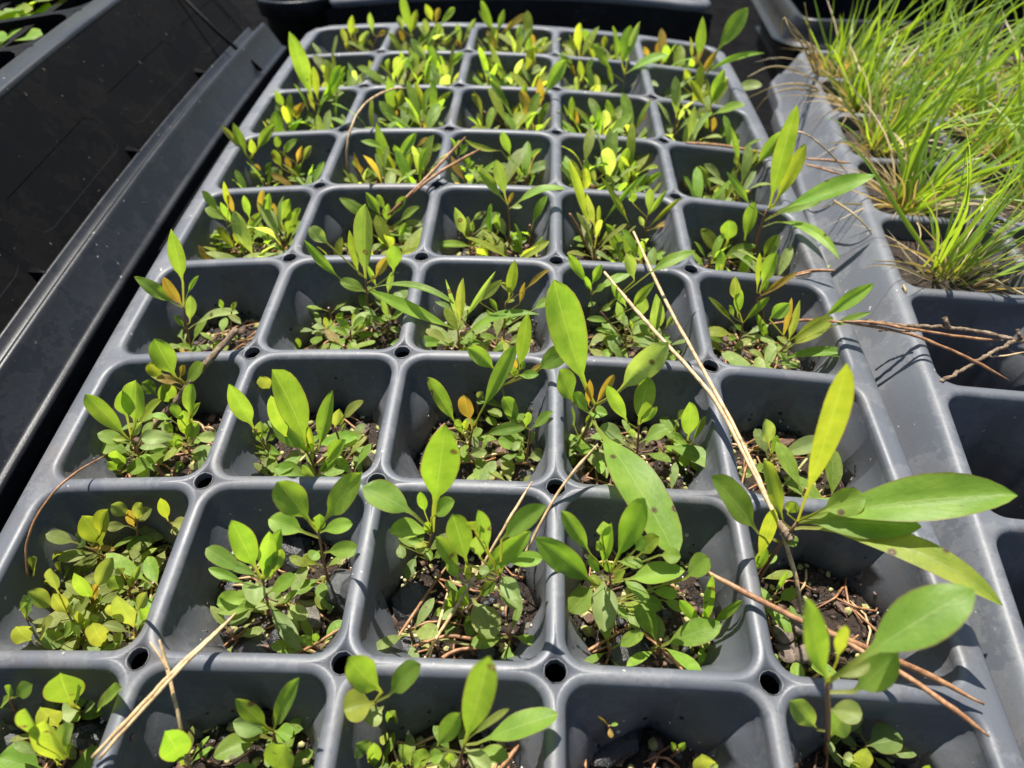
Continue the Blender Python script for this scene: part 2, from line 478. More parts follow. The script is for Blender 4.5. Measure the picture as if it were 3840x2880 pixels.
# the tray behind
A3 = math.radians(-1.2)
def fr3(x, y, z):
    X, Y = x*math.cos(A3)-y*math.sin(A3), x*math.sin(A3)+y*math.cos(A3)
    return W(-2.53+X, 9.30+Y, z+.05+.045*X)
back_tray = make_tray('grey plug tray behind the seedling tray, only its front edge in view', fr3, (0, 5), (0, 2), M_GREY, [(.05, 0), (.11, -.01), (.16, -.035), (.175, -.09), (.165, -.12)], 2.2)
V, F = [], []
for k in range(41):
    x = lerp(-.155, 5.155, k/40)
    for (o, z) in ((-.155, -.115), (-.15, -.35), (-.09, -.75)): V.append(fr3(min(5.155+.155+o, max(-.155-.155-o, x)), o, z))
for k in range(40):
    for q in range(2): F.append((k*3+q, (k+1)*3+q, (k+1)*3+q+1, k*3+q+1))
mesh_obj('skirt', V, F, M_BLACKT, back_tray, True, back_tray.location.copy())  # front skirt in black plastic: the shade on this face put into its colour

# ------------------------------------------------------------------ the upturned black crate on the left
AC = 0.0
def frc(x, y, z):                              # x across (0 at the outer foot of the rim, negative away), y along, z over the deck
    X, Y = x*math.cos(AC)-y*math.sin(AC), x*math.sin(AC)+y*math.cos(AC)
    return W(-2.90+X, Y, z)
crate = thing('mesh_crate', 'black mesh crate turned upside down, long side wall facing the tray', 'crate', frc(-1.5, 3, -.2))
corg = crate.location.copy()
CY0, CY1 = -2.5, 7.9
def extrude(prof, y0, y1, step, name, parent, mat, f=frc, sm=True, org=corg, wob=0.0):
    n = max(2, int((y1-y0)/step)); V, F = [], []
    for i in range(n+1):
        y = lerp(y0, y1, i/n)
        for k, (x, z) in enumerate(prof):
            w = wob*noise.noise(Vector((y*1.7, k*.3, 4.2)))
            V.append(f(x+w, y, z+w))
    m = len(prof)
    for i in range(n):
        for k in range(m-1): F.append((i*m+k, i*m+k+1, (i+1)*m+k+1, (i+1)*m+k))
    return mesh_obj(name, V, F, mat, parent, sm, org)
rim = [(-.02, -.34), (0, -.22), (-.003, -.195), (-.015, -.182), (-.04, -.178), (-.06, -.165), (-.185, .075), (-.20, .10), (-.22, .113), (-.245, .105), (-.275, .02), (-.295, .0), (-.34, .0), (-.39, .015), (-.41, .045), (-.425, .055), (-.44, .045), (-.455, -.02), (-.475, -.045), (-.485, -.03)]
extrude(rim, CY0, CY1, .25, 'rim', crate, M_BLACKT, wob=.006)
# side wall with shallow recessed panels
WB, WT = (-.485, -.03), (-1.0, .82)
def wl(u, y, d=0.0): return frc(lerp(WB[0], WT[0], u)-d*.92, y, lerp(WB[1], WT[1], u)-d*.38)
mb = MB()
ys = []; y = CY0+.35
while y < CY1-1.0: ys.append((y, y+1.45)); y += 1.78
cuts = [CY0]+[q for p in ys for q in p]+[CY1]
for i in range(len(cuts)-1):
    a, b = cuts[i], cuts[i+1]
    if i % 2 == 0:
        for k in range(6): mb.add([wl(k/6, a), wl(k/6, b), wl((k+1)/6, b), wl((k+1)/6, a)], [(0, 1, 2, 3)])
    else:
        for u0, u1 in ((0, .16), (.52, 1)): mb.add([wl(u0, a), wl(u0, b), wl(u1, b), wl(u1, a)], [(0, 1, 2, 3)])
        def oct_(d, ins):
            A, B, L, H = a+ins, b-ins, .16+ins*.9, .52-ins*.9
            return [wl(L, A+.12, d), wl(L, B-.12, d), wl(L+.03, B-.035, d), wl(L+.10, B, d), wl(H-.06, B, d), wl(H, B-.08, d), wl(H, A+.08, d), wl(H-.06, A, d), wl(L+.10, A, d), wl(L+.03, A+.035, d)]
        o1, o2 = oct_(0, 0), oct_(.003, .008)
        mb.add(o1+o2, [(k, (k+1) % 10, 10+(k+1) % 10, 10+k) for k in range(10)]+[tuple(range(10, 20))], False)
        cor = [wl(.16, a), wl(.16, b), wl(.52, b), wl(.52, a)]
        mb.add([cor[1]]+o1[1:4], [(0, 1, 2), (0, 2, 3)], False); mb.add([cor[0], o1[0], o1[9], o1[8]], [(0, 1, 2), (0, 2, 3)], False)
        mb.add([cor[2], o1[4], o1[5]], [(0, 1, 2)], False); mb.add([cor[3], o1[6], o1[7]], [(0, 1, 2)], False)
mb.build('side_wall', M_BLACK, crate, corg)
ends = MB()                                    # end wall of the crate and the end of its rim
pe = rim+[WB]
for k in range(len(rim)-1):
    (x, z), (x2, z2) = rim[k], rim[k+1]
    ends.add([frc(x, CY1, z), frc(x2, CY1, z2), frc(x2, CY1+.02, -.3), frc(x, CY1+.02, -.3)], [(0, 1, 2, 3)], False)
for k in range(12):
    xa, xb = -.485-.45*k, -.485-.45*(k+1)
    ends.add([frc(xa, CY1-.02, -.03), frc(xb, CY1-.02, -.03), frc(xb-.515, CY1-.10, .82), frc(xa-.515, CY1-.10, .82)], [(0, 1, 2, 3)], False)
    ends.add([frc(xa, CY1-.02, -.03), frc(xb, CY1-.02, -.03), frc(xb, CY1+.02, -.02), frc(xa, CY1+.02, -.02)], [(0, 1, 2, 3)], False)
ends.build('end_wall', M_BLACK, crate, corg)
for y in (1.05, 2.83, 4.61, 6.39):
    m = MB()
    for s in (-.012, .012): m.add([frc(-.545, y+s, .07), frc(-.48, y+s, -.035), frc(-.42, y+s, .06), frc(-.54, y+s+.03, .09)], [(0, 1, 2, 3)], False)
    m.add([frc(-.545, y-.012, .07), frc(-.545, y+.012, .07), frc(-.42, y+.012, .06), frc(-.42, y-.012, .06)], [(0, 1, 2, 3)], False)
    m.build('gusset', M_BLACK, crate, corg)
vs, fs = tube([frc(-.86, 7.25, .66), frc(-.46, 7.1, .24), frc(-.03, 6.95, -.14)], [.022*P]*3, 6)
mesh_obj('strap', vs, fs, M_BLACK, crate, True, corg)
# lattice of the crate's bottom, now its top
mb = MB()
bw = [(-.998, .80), (-.998, .82), (-1.003, .842), (-1.02, .855), (-1.05, .857), (-1.24, .85), (-1.25, .835), (-1.25, .72)]
extrude(bw, CY0, CY1-.05, .2, 'top_border', crate, M_BLACKT)
def bar(p, q, w, z, h=.07):
    d = Vector((q[0]-p[0], q[1]-p[1], 0)).normalized(); n = Vector((-d.y, d.x, 0))*w*.5
    V = []
    for e in (p, q):
        for s in (-1, 1):
            for zz in (z, z-h): V.append(frc(e[0]+n.x*s, e[1]+n.y*s, zz))
    return mesh_obj('lattice_bar', V, [(0, 2, 6, 4), (1, 5, 7, 3), (0, 4, 5, 1), (2, 3, 7, 6), (0, 1, 3, 2), (4, 6, 7, 5)], M_BLACK, crate, False, corg)
yy = 1.4
while yy < 8.6:                                # bars that leave the border aslant, and bars along the crate
    bar((-1.24, yy), (-1.24-1.9, yy-1.15), .085, .853, .17)
    yy += .92
for i in range(3):
    bar((-1.62-.55*i, 2.0), (-1.62-.55*i, CY1-.75), .075, .848, .16)
for i in range(8):                             # scallops that tie the bars to the border
    y = 1.4+.92*i
    top = [(-1.24, y-.30), (-1.24, y+.24), (-1.29, y+.08), (-1.40, y-.06), (-1.46, y-.165), (-1.36, y-.16), (-1.29, y-.21)]
    n = len(top)
    V = [frc(a, b, .851) for a, b in top]+[frc(a, b, .70) for a, b in top]
    mesh_obj('lattice_web', V, [tuple(range(n))]+[(k, n+k, n+(k+1) % n, (k+1) % n) for k in range(n)], M_BLACK, crate, False, corg)
# a plain black carrier under the crate that the covered seedlings grow in
lt = thing('seed_flat', 'shallow black seed flat of soil under the upturned crate', 'seed flat', frc(-2.3, 5, -.4))
lo = lt.location.copy()
extrude([(-.50, -.4), (-.53, -.10), (-.60, -.09), (-.61, -.3), (-5.0, -.31)], -2, 7.75, .5, 'tray_body', lt, M_BLACKT, org=lo)
V, F = [], []
for j in range(40):
    for i in range(20):
        x, y = -.61-.22*i, -2+9.7*j/39
        V.append(frc(x, y, -.14+.05*noise.noise(Vector((x*3, y*3, 0)))))
for j in range(39):
    for i in range(19): F.append((j*20+i, j*20+i+1, (j+1)*20+i+1, (j+1)*20+i))
mesh_obj('soil', V, F, M_SOIL, lt, True, lo)

# ------------------------------------------------------------------ black tray at the top right, pot at the top
A4 = math.radians(-6)
def fr4(x, y, z):
    X, Y = x*math.cos(A4)-y*math.sin(A4), x*math.sin(A4)+y*math.cos(A4)
    return W(3.30+X, 8.12+Y, z)
btray = thing('black_tray', 'glossy black rounded corner tray behind the grass', 'tray', fr4(2.5, 2.5, -.6))
bo = btray.location.copy()
prof = [(.0, -.02), (-.015, -.005), (-.01, .012), (.03, .02), (.06, .02), (.085, .035), (.14, .16), (.20, .28), (.225, .30), (.26, .305), (.30, .29), (.33, .22), (.36, -.9)]
V, F = [], []; path = []
def rr_path(hx, hy, r, n=8):
    out = []
    for cx, cy, a0 in ((hx-r, hy-r, 0), (r, hy-r, 90), (r, r, 180), (hx-r, r, 270)):
        for k in range(n+1): out.append((cx, cy, math.radians(a0+90*k/n)))
    return out
pth = rr_path(5.2, 4.0, .5)
for (cx, cy, a) in pth:
    for (o, z) in prof:
        V.append(fr4(cx+(.5-o)*math.cos(a), cy+(.5-o)*math.sin(a), z))
m = len(prof); n = len(pth)
for i in range(n):
    for k in range(m-1): F.append((i*m+k, ((i+1) % n)*m+k, ((i+1) % n)*m+k+1, i*m+k+1))
F.append(tuple(i*m+m-1 for i in range(n)))
mesh_obj('rim', V[:], F[:-1], M_GLOSS, btray, True, bo)
mesh_obj('floor', [fr4(.3, .3, -.6), fr4(4.9, .3, -.6), fr4(4.9, 3.7, -.6), fr4(.3, 3.7, -.6)], [(0, 1, 2, 3)], M_GLOSS, btray, False, bo)

pc = (-3.26, 9.78)
pot = thing('nursery_pot', 'dark round plastic pot at the top edge beside the crate', 'pot', W(pc[0], pc[1], -1.9))
V, F = [], []; pr = [(.40, -1.9), (.50, -.25), (.56, -.24), (.58, -.02), (.57, .0), (.54, .01), (.515, 0), (.50, -.10), (.49, -.4), (0.02, -.42)]
for k in range(40):
    a = 2*math.pi*k/40
    for (r, z) in pr: V.append(W(pc[0]+r*math.cos(a), pc[1]+r*math.sin(a), z))
m = len(pr)
for k in range(40):
    for q in range(m-1): F.append((k*m+q, ((k+1) % 40)*m+q, ((k+1) % 40)*m+q+1, k*m+q+1))
mesh_obj('pot_body', V, F, M_BLACKT, pot, True, pot.location.copy())

# ------------------------------------------------------------------ soil in the cells
SOILZ = {}
def soil_h(c, r): return -.47+.07*noise.noise(Vector((c*1.7, r*2.3, .5)))
def soil_z(x, y):                              # soil height over the deck at tray coordinates (x, y) of the main tray
    c, r = math.floor(x+2.5), math.floor(y)
    u, v = x+2.5-c-.5, y-r-.5
    e = max(abs(u), abs(v))
    q = Vector((x*4.3, y*4.3, 1.3)); q2 = Vector((x*17, y*17, 2.3)); q3 = Vector((x*38, y*38, 5.3))
    return soil_h(c, r)+.05*noise.noise(q)+.028*noise.noise(q2)+.012*noise.noise(q3)-.05*sstep(.3, .42, e)
def soil_patch(mb, fr, fz, cx, cy, n=22, hw=.415):
    V, F = [], []
    for j in range(n+1):
        for i in range(n+1):
            x, y = cx-hw+2*hw*i/n, cy-hw+2*hw*j/n
            V.append(fr(x, y, fz(x, y)))
    for j in range(n):
        for i in range(n): F.append((j*(n+1)+i, j*(n+1)+i+1, (j+1)*(n+1)+i+1, (j+1)*(n+1)+i))
    mb.add(V, F)
mb = MB()
for r in range(-1, 8):
    for c in range(5): soil_patch(mb, W, soil_z, c-2, r+.5, 26 if r < 3 else 14)
o = mb.build('potting_soil', M_SOIL); o['kind'] = 'stuff'; o['label'] = 'dark wet potting soil in the cells of the seedling tray'
def fz2(x, y): return -.16+.07*noise.noise(Vector((x*4, y*4, 9)))+.03*noise.noise(Vector((x*15, y*15, 9)))
mb = MB()
GC = [(i, j) for i in range(4) for j in range(0, 5)]
for (i, j) in GC: soil_patch(mb, fr2, fz2, i+.5, j+.5, 12)
o = mb.build('grass_tray_soil', M_SOIL); o['kind'] = 'stuff'; o['label'] = 'dark soil in the planted cells of the grass tray'
def fz3(x, y): return -.08+.08*noise.noise(Vector((x*5, y*5, 3)))+.03*noise.noise(Vector((x*16, y*16, 3)))
mb = MB()
for i in range(5): soil_patch(mb, fr3, fz3, i+.5, .5, 12); soil_patch(mb, fr3, fz3, i+.5, 1.5, 6)
o = mb.build('back_tray_soil', M_BARK); o['kind'] = 'stuff'; o['label'] = 'brown bark topped soil in the back tray'

# crumbs, granules and short needles strewn over the soil: too many to count
R2 = random.Random(21)
def strew(name, label, mat, n_of, size, flat, lift=.0):
    mb = MB()
    for r in range(-1, 8):
        for c in range(5):
            far = r > 3
            for k in range(int(n_of*(.45 if far else 1)*R2.uniform(.7, 1.3))):
                u, v = R2.uniform(-.38, .38), R2.uniform(-.38, .38)
                if abs(u)+abs(v) > .62: continue
                x, y = c-2+u, r+.5+v
                s = size*R2.choice([.5, .7, .8, 1, 1, 1.3, 1.7])
                vs, fs = lump(W(x, y, soil_z(x, y)+s*.35+lift), s*P, R2.random(), flat, 1)
                mb.add(vs, fs, R2.random() < .6)
    o = mb.build(name, mat); o['kind'] = 'stuff'; o['label'] = label
strew('soil_crumbs', 'dark brown crumbs of potting mix', M_CRUMB, 170, .014, .55)
strew('charcoal_crumbs', 'small black charcoal bits on the soil', M_CHAR, 20, .020, .5)
strew('bark_crumbs', 'small brown bark bits on the soil', M_BARK, 46, .024, .35)
strew('mossy_granules', 'yellow green mossy granules on the soil', M_MOSS, 80, .018, .65)
strew('pale_granules', 'pale perlite grains on the soil', M_PERL, 16, .008, .85)
strew('grit', 'small grey grit in the potting mix', M_STONE, 10, .024, .6)
def wall_grit(name, label, mat, n_of, size):      # grains splashed on to the cell walls above the soil
    mb = MB()
    for r in range(-1, 5):
        for c in range(5):
            for k in range(n_of):
                s4 = R2.randrange(4); u = R2.uniform(-.33, .33); t = abs(R2.gauss(0, .10))
                zz = soil_h(c, r)-.02+t
                tt = -.075-zz
                if tt < .02: continue
                half = HA-.028*tt-(.56*sstep(0, .40, tt)+.1*tt)*max(0, abs(u)-.085*max(0, 1-tt/.34))-.002
                ca, sa = [(1, 0), (0, 1), (-1, 0), (0, -1)][s4]
                s = size*R2.choice([.5, .7, 1, 1.4])
                vs, fs = lump(W(c-2+half*ca-u*sa, r+.5+half*sa+u*ca, zz), s*P, R2.random(), .9, 1)
                mb.add(vs, fs, False)
    o = mb.build(name, mat); o['kind'] = 'stuff'; o['label'] = label
wall_grit('wall_soil_specks', 'dark soil specks stuck to the cell walls', M_CRUMB, 46, .011)
wall_grit('wall_pale_specks', 'pale grains stuck to the cell walls', M_PERL, 9, .009)
def litter(name, label, mat, n_of, l0, l1, rad):
    mb = MB()
    for r in range(-1, 8):
        for c in range(5):
            for k in range(int(n_of*(.6 if r > 3 else 1)*R2.uniform(.5, 1.4))):
                x, y, a = c-2+R2.uniform(-.3, .3), r+.5+R2.uniform(-.3, .3), R2.uniform(0, 6.28)
                L = R2.uniform(l0, l1); pts = []
                cu = R2.uniform(-.25, .25)
                for t in (-1, -.33, .33, 1):
                    xx, yy = x+L*.5*t*math.cos(a)-cu*L*t*t*math.sin(a), y+L*.5*t*math.sin(a)+cu*L*t*t*math.cos(a)
                    xx = min(c-2+.37, max(c-2-.37, xx)); yy = min(r+.5+.37, max(r+.5-.37, yy))
                    pts.append(W(xx, yy, soil_z(xx, yy)+.02+.02*R2.random()))
                vs, fs = tube(pts, [rad*P*.8, rad*P, rad*P, rad*P*.5], 5, k, .1)
                mb.add(vs, fs)
    o = mb.build(name, mat); o['kind'] = 'stuff'; o['label'] = label
litter('needle_litter', 'short brown broken pine needles on the soil', M_NEEDLE, 12, .12, .40, .0075)
litter('straw_litter', 'short pale dry needles and stalks on the soil', M_STRAW, 3, .10, .30, .008)
litter('rootlet_litter', 'thin dark twigs and rootlets on the soil', M_BARK, 6, .10, .3, .007)

# ------------------------------------------------------------------ stones, chips and other larger pieces lying in the cells
def rock(o, x, y, w, mat, name, label, cat, flat=.65, dz=-.44, sub=2, rotx=0):
    p = at_dz(o, x, y, dz); cx, cy = p.x, p.y
    c = min(4, max(0, math.floor(cx+2.5))); r = math.floor(cy)
    cx = min(c-2+.36, max(c-2-.36, cx)); cy = min(r+.5+.36, max(r+.5-.36, cy))
    q = W(cx, cy, soil_z(cx, cy)+.01)
    s = ORG[o][2]*w/2*((p-CAM).length/FPX)*P
    vs, fs = lump(q, s, x*.37+y, flat*(.6 if mat is M_BARK else 1), 1 if mat is M_BARK else sub)
    if mat is M_BARK:                          # bark splits into long flat splinters
        a = (x*1.3+y) % 6.28; ax = Vector((math.cos(a), math.sin(a), 0))
        vs = [q+(v-q)+ax*((v-q).dot(ax)*.5)-ax.cross(Vector((0, 0, 1)))*((v-q).dot(ax.cross(Vector((0, 0, 1))))*.35) for v in vs]
    ob = mesh_obj(name, vs, fs, mat, None, False, q.copy())
    tag(ob, label, cat)
rock('g', 1370, 690, 190, M_STONE, 'stone', 'grey rounded stone under the left leaves in the second cell, second row from front', 'stone')
rock('g', 1600, 880, 330, M_CHAR, 'stone', 'large dark blocky stone at the front of the second cell, second row from front', 'stone', .45)
rock('g', 1370, 910, 130, M_STONEB, 'stone', 'small reddish stone at the front left of the second cell, second row from front', 'stone')
rock('g', 1970, 660, 230, M_STONEB, 'stone', 'brownish flat stone below the taller plant in the second cell, second row from front', 'stone', .5)
rock('g', 1890, 260, 230, M_CHAR, 'stone', 'dark stone against the back wall of the second cell, second row from front', 'stone', .9)
rock('h', 20, 500, 260, M_STONE, 'stone', 'large pale grey stone at the right wall of the second cell, second row from front', 'stone', .9)
rock('g', 1460, 480, 100, M_CHAR, 'stone', 'small dark stone left of the rosette in the second cell, second row from front', 'stone')
rock('g', 1790, 830, 120, M_CHAR, 'stone', 'small dark wedge of stone beside the hanging leaf in the second cell', 'stone')
rock('g', 320, 250, 150, M_CHAR, 'stone', 'dark stone at the back left of the first cell, second row from front', 'stone', .9)
rock('g', 1040, 330, 100, M_STONE, 'stone', 'small grey stone at the right of the first cell, second row from front', 'stone')
rock('g', 40, 1470, 160, M_STONE, 'stone', 'grey stone at the left edge of the front row', 'stone')
rock('g', 570, 1440, 200, M_CHAR, 'stone', 'black stone at the right of the first cell in the front row', 'stone', .5)
rock('h', 480, 610, 210, M_CHAR, 'charcoal_chip', 'flat black charcoal chip at the left of the middle cell, second row', 'charcoal', .35)
rock('h', 430, 900, 260, M_CHAR, 'charcoal_chip', 'ridged black charcoal piece at the front left of the middle cell, second row', 'charcoal', .5)
rock('h', 940, 900, 170, M_STONE, 'stone', 'angular grey stone at the front of the middle cell, second row', 'stone', .6)
rock('h', 1265, 760, 90, M_STONEB, 'stone', 'small brown grey stone at the right wall of the middle cell, second row', 'stone')
rock('h', 1860, 920, 270, M_CHAR, 'stone', 'dark grey slab at the front of the fourth cell, second row', 'stone', .4)
rock('h', 1750, 1480, 360, M_CHAR, 'charcoal_chip', 'long black charcoal piece in the nearly bare fourth cell of the front row', 'charcoal', .4)
rock('h', 1640, 1570, 170, M_BARK, 'bark_chip', 'reddish brown bark flake in the nearly bare fourth cell of the front row', 'bark chip', .3)
rock('e', 1545, 1420, 170, M_BARK, 'bark_chip', 'red brown bark chip at the front left of the fourth cell, third row', 'bark chip', .6)
rock('e', 1060, 1320, 120, M_BARK, 'bark_chip', 'purplish bark piece at the front of the middle cell, third row', 'bark chip', .5)
rock('e', 150, 1320, 150, M_STONEB, 'stone', 'brown grey stone at the right of the second cell, third row', 'stone')
rock('e', 1200, 1420, 90, M_STONE, 'stone', 'small bluish stone at the front right of the middle cell, third row', 'stone')
rock('e', 870, 1440, 110, M_STONEB, 'stone', 'flat brown stone at the front of the middle cell, third row', 'stone', .4)
rock('i', 1000, 340, 70, M_BARK, 'bark_chip', 'small reddish bark nugget at the back of the last cell, second row', 'bark chip', .8)
rock('i', 1040, 600, 110, M_BARK, 'bark_chip', 'dark reddish bark nugget in the middle of the last cell, second row', 'bark chip', .7)
rock('f', 640, 1200, 170, M_BARK, 'bark_chip', 'splintered red brown bark at the back of the last cell, third row', 'bark chip', .35)
rock('b', 40, 1470, 130, M_STONEB, 'stone', 'pale brown stone at the back left of the second cell, fifth row', 'stone')
rock('b', 700, 1560, 90, M_PERL, 'stone', 'small pale stone at the left of the middle cell, fifth row', 'stone')
# fragment of a cone: overlapping scales
cp = at_dz('i', 740, 850, -.40)
cone = thing('pine_cone', 'broken piece of a brown cone with rounded scales in the last cell, second row', 'pine cone', W(cp.x, cp.y, -.45))
for k in range(11):
    a = -2.6+.5*k; rr = .055+.035*(k % 2)+.02*(k % 3)
    c0 = W(cp.x+rr*math.cos(a)*1.2, cp.y+rr*math.sin(a)*.8, -.41+.03*(k % 3))
    vs, fs = lump(c0, .052*P, k*3.3, .45, 2)
    mesh_obj('scale', vs, fs, M_CONE, cone, True, cone.location.copy())

# ------------------------------------------------------------------ pine needles and twigs lying across the tray
def needle(label, pts, w, mat, name='pine_needle', cat='pine needle', rough=.05, taper=(.7, .35), group=None):
    """pts: (crop, x, y, height over the deck)"""
    q = [W(p.x, p.y, h) for p, h in ((at_dz(o, x, y, h), h) for (o, x, y, h) in pts)]
    s = spline(q, 7)
    s = [v+Vector((noise.noise(v*230), noise.noise(v*230+Vector((9, 0, 0))), noise.noise(v*180)))*(.0035*P) for v in s]
    k = len(s); rad = []
    for i in range(k):
        t = i/(k-1); rad.append(w*P*min(1, taper[0]+(1-taper[0])*t/.12, taper[1]+(1-taper[1])*(1-t)/.15))
    rad = [q*.74*(1+.18*noise.noise(Vector((i*.21, pts[0][1], 3)))) for i, q in enumerate(rad)]
    vs, fs = tube(s, rad, 7, int(pts[0][1]), rough+.06)
    o = mesh_obj(name, vs, fs, mat, None, True, q[0].copy()); tag(o, label, cat, group)
    return o
needle('long straw coloured needle crossing the fourth column, left one of the pair', [('F', 1305, 588, .10), ('F', 1400, 700, .12), ('F', 1530, 845, .14), ('F', 1610, 985, .14), ('F', 1672, 1110, .13), ('F', 1688, 1150, .12)], .018, M_STRAW)
needle('long straw coloured needle crossing the fourth column, right one of the pair', [('F', 1368, 500, .06), ('F', 1440, 655, .10), ('F', 1520, 800, .15), ('F', 1600, 950, .155), ('F', 1668, 1095, .14)], .016, M_STRAW)
needle('straw needle hanging down into the last cell of the second row', [('F', 1688, 1145, .12), ('F', 1715, 1230, -.05), ('F', 1732, 1330, -.25)], .016, M_STRAW)
needle('short dark scaly twig joint where the straw needles meet', [('F', 1684, 1128, .14), ('F', 1698, 1150, .14), ('F', 1712, 1168, .13)], .030, M_TWIG, 'twig', 'twig', .3, (.8, .7))
needle('thick orange brown needle across the last column, upper one', [('F', 1520, 1232, .03), ('F', 1620, 1285, .06), ('F', 1740, 1345, .08), ('F', 1860, 1395, .10), ('F', 2000, 1455, .08), ('F', 2125, 1522, .05)], .020, M_NEEDLE)
needle('thick orange brown needle across the last column, lower one', [('F', 1740, 1335, .05), ('F', 1850, 1400, .10), ('F', 1960, 1462, .16), ('F', 2050, 1525, .18), ('F', 2137, 1590, .15)], .018, M_NEEDLE)
needle('thin orange needle bridging from the last cell over the right tray, upper one', [('n', 430, 805, .16), ('n', 700, 815, .20), ('n', 1100, 880, .20), ('n', 1640, 962, .14), ('n', 2005, 992, .10)], .013, M_NEEDLE)
needle('thin orange needle bridging from the last cell over the right tray, lower one', [('n', 430, 812, .15), ('n', 1000, 908, .18), ('n', 1400, 1050, .14), ('n', 1700, 1185, .10), ('n', 2065, 1385, -.02)], .014, M_NEEDLE)
needle('brown needle lying under the bridging needles in the fourth row', [('f', 560, 440, -.2), ('f', 800, 415, -.05), ('n', 440, 815, .12)], .013, M_NEEDLE)
tw = thing('twig', 'rough knobbly brown twig lying over the empty cells of the right tray', 'twig', W(3.2, 1.6, 0))
def twig_part(name, pts, w):
    q = [W(p.x, p.y, h) for p, h in ((at_dz(o, x, y, h), h) for (o, x, y, h) in pts)]
    s = spline(q, 12); s = [v+Vector((noise.noise(v*400), noise.noise(v*400+Vector((5, 0, 0))), 0))*.012*P for v in s]
    vs, fs = tube(s, [.8*w*P*(1+.25*noise.noise(v*900)) for v in s], 8, 3, .28)
    mesh_obj(name, vs, fs, M_TWIG, tw, True, tw.location.copy())
twig_part('main_stem', [('n', 620, 800, .18), ('n', 1000, 845, .17), ('n', 1500, 868, .15), ('n', 1900, 930, .14), ('n', 2120, 985, .13), ('n', 2330, 1010, .12)], .017)
twig_part('side_branch', [('n', 2120, 1000, .13), ('n', 1950, 1090, .11), ('n', 1750, 1190, .08), ('n', 1560, 1310, .05), ('n', 1400, 1400, .03)], .016)
twig_part('spur', [('n', 1460, 868, .15), ('n', 1445, 815, .19), ('n', 1432, 770, .21)], .018)
twig_part('spur', [('n', 1150, 905, .15), ('n', 950, 900, .10), ('n', 775, 885, .08)], .010)
twig_part('spur', [('n', 2190, 985, .13), ('n', 2165, 930, .17), ('n', 2150, 890, .19)], .014)
needle('thin grey stalk beside the knobbly twig at the right edge', [('n', 1880, 1150, .06), ('n', 2030, 1140, .08), ('n', 2230, 1105, .08)], .008, M_STRAW, 'dry_stalk', 'dry stalk')
needle('pale dry stalk pair slanting across the front two rows at left', [('g', 600, 1590, .05), ('g', 860, 1315, .09), ('g', 1100, 1060, .13), ('g', 1340, 830, .08), ('g', 1500, 690, .02)], .013, M_STRAW, 'dry_stalk', 'dry stalk', .1, (.8, .9))
needle('second pale dry stalk lying along the slanting one at front left', [('g', 640, 1600, .05), ('g', 890, 1320, .09), ('g', 1120, 1068, .13), ('g', 1340, 845, .09), ('g', 1530, 655, .03)], .011, M_STRAW, 'dry_stalk', 'dry stalk', .1, (.8, .5))
needle('pale dry stalk leaning up from the front row beneath the slanting stalk', [('g', 1228, 1670, -.30), ('g', 1150, 1300, -.02), ('g', 1080, 1000, .08), ('g', 1030, 830, .16)], .013, M_STRAW, 'dry_stalk', 'dry stalk', .1)
needle('thin split tip beside the leaning dry stalk', [('g', 1082, 1020, .08), ('g', 1030, 930, .12), ('g', 968, 840, .15)], .007, M_STRAW, 'dry_stalk', 'dry stalk')
needle('thin tan needle arching over the left rim', [('F', 60, 1245, -.12), ('F', 57, 1180, .02), ('F', 85, 1105, .12), ('F', 145, 1035, .14), ('F', 225, 984, .02)], .009, M_NEEDLE)
needle('thin tan needle arching over the sixth and seventh rows', [('F', 750, 392, -.30), ('F', 752, 300, .05), ('F', 785, 228, .22), ('F', 840, 195, .20), ('F', 880, 190, .05)], .014, M_STRAW)
needle('brown straight needle over the second and third columns, left one', [('F', 838, 465, -.10), ('F', 920, 385, .08), ('F', 1005, 296, .12)], .018, M_NEEDLE)
needle('brown straight needle over the second and third columns, right one', [('F', 850, 455, -.08), ('F', 935, 382, .09), ('F', 1040, 320, .10)], .017, M_NEEDLE)
needle('thick grey brown twig standing in the first cell of the third row', [('F', 512, 710, .12), ('F', 452, 778, .06), ('F', 395, 850, -.15), ('F', 330, 925, -.35), ('F', 285, 985, -.42)], .030, M_TWIG, 'twig', 'twig', .25, (.9, .8))
needle('straw needle slanting through the middle cell of the second row', [('h', 515, 985, -.30), ('h', 690, 700, -.25), ('h', 870, 420, -.10), ('h', 1080, 60, .10), ('F', 1150, 1040, .14)], .011, M_STRAW)
needle('bleached white straw rising from the middle cell, second row', [('h', 1145, 415, -.36), ('h', 1220, 215, -.15), ('F', 1215, 1050, .08), ('F', 1292, 958, .22)], .011, M_STRAW)
needle('brown stalk leaning along the left of the middle cell, second row', [('h', 345, 845, -.40), ('h', 520, 580, -.37), ('h', 690, 340, -.32)], .012, M_NEEDLE)
needle('grey brown stalk beside the plant in the middle cell, second row', [('h', 560, 990, -.36), ('h', 640, 700, -.36), ('h', 710, 450, -.34)], .010, M_STRAW)
needle('curved dark needle at the front of the middle cell, second row', [('h', 465, 870, -.34), ('h', 700, 805, -.33), ('h', 990, 850, -.36)], .014, M_NEEDLE)
needle('second curved dark needle at the front of the middle cell, second row', [('h', 610, 980, -.38), ('h', 740, 900, -.37), ('h', 920, 875, -.38)], .014, M_NEEDLE)
needle('cut pale green stalk on the soil of the middle cell, second row', [('h', 390, 790, -.38), ('h', 560, 812, -.37), ('h', 830, 860, -.37)], .014, M_MOSS, 'dry_stalk', 'dry stalk', .05, (.9, .9))
needle('brown needle at the front right of the second cell, second row', [('g', 1850, 955, -.38), ('g', 2000, 880, -.36), ('g', 2230, 740, -.33)], .012, M_NEEDLE)
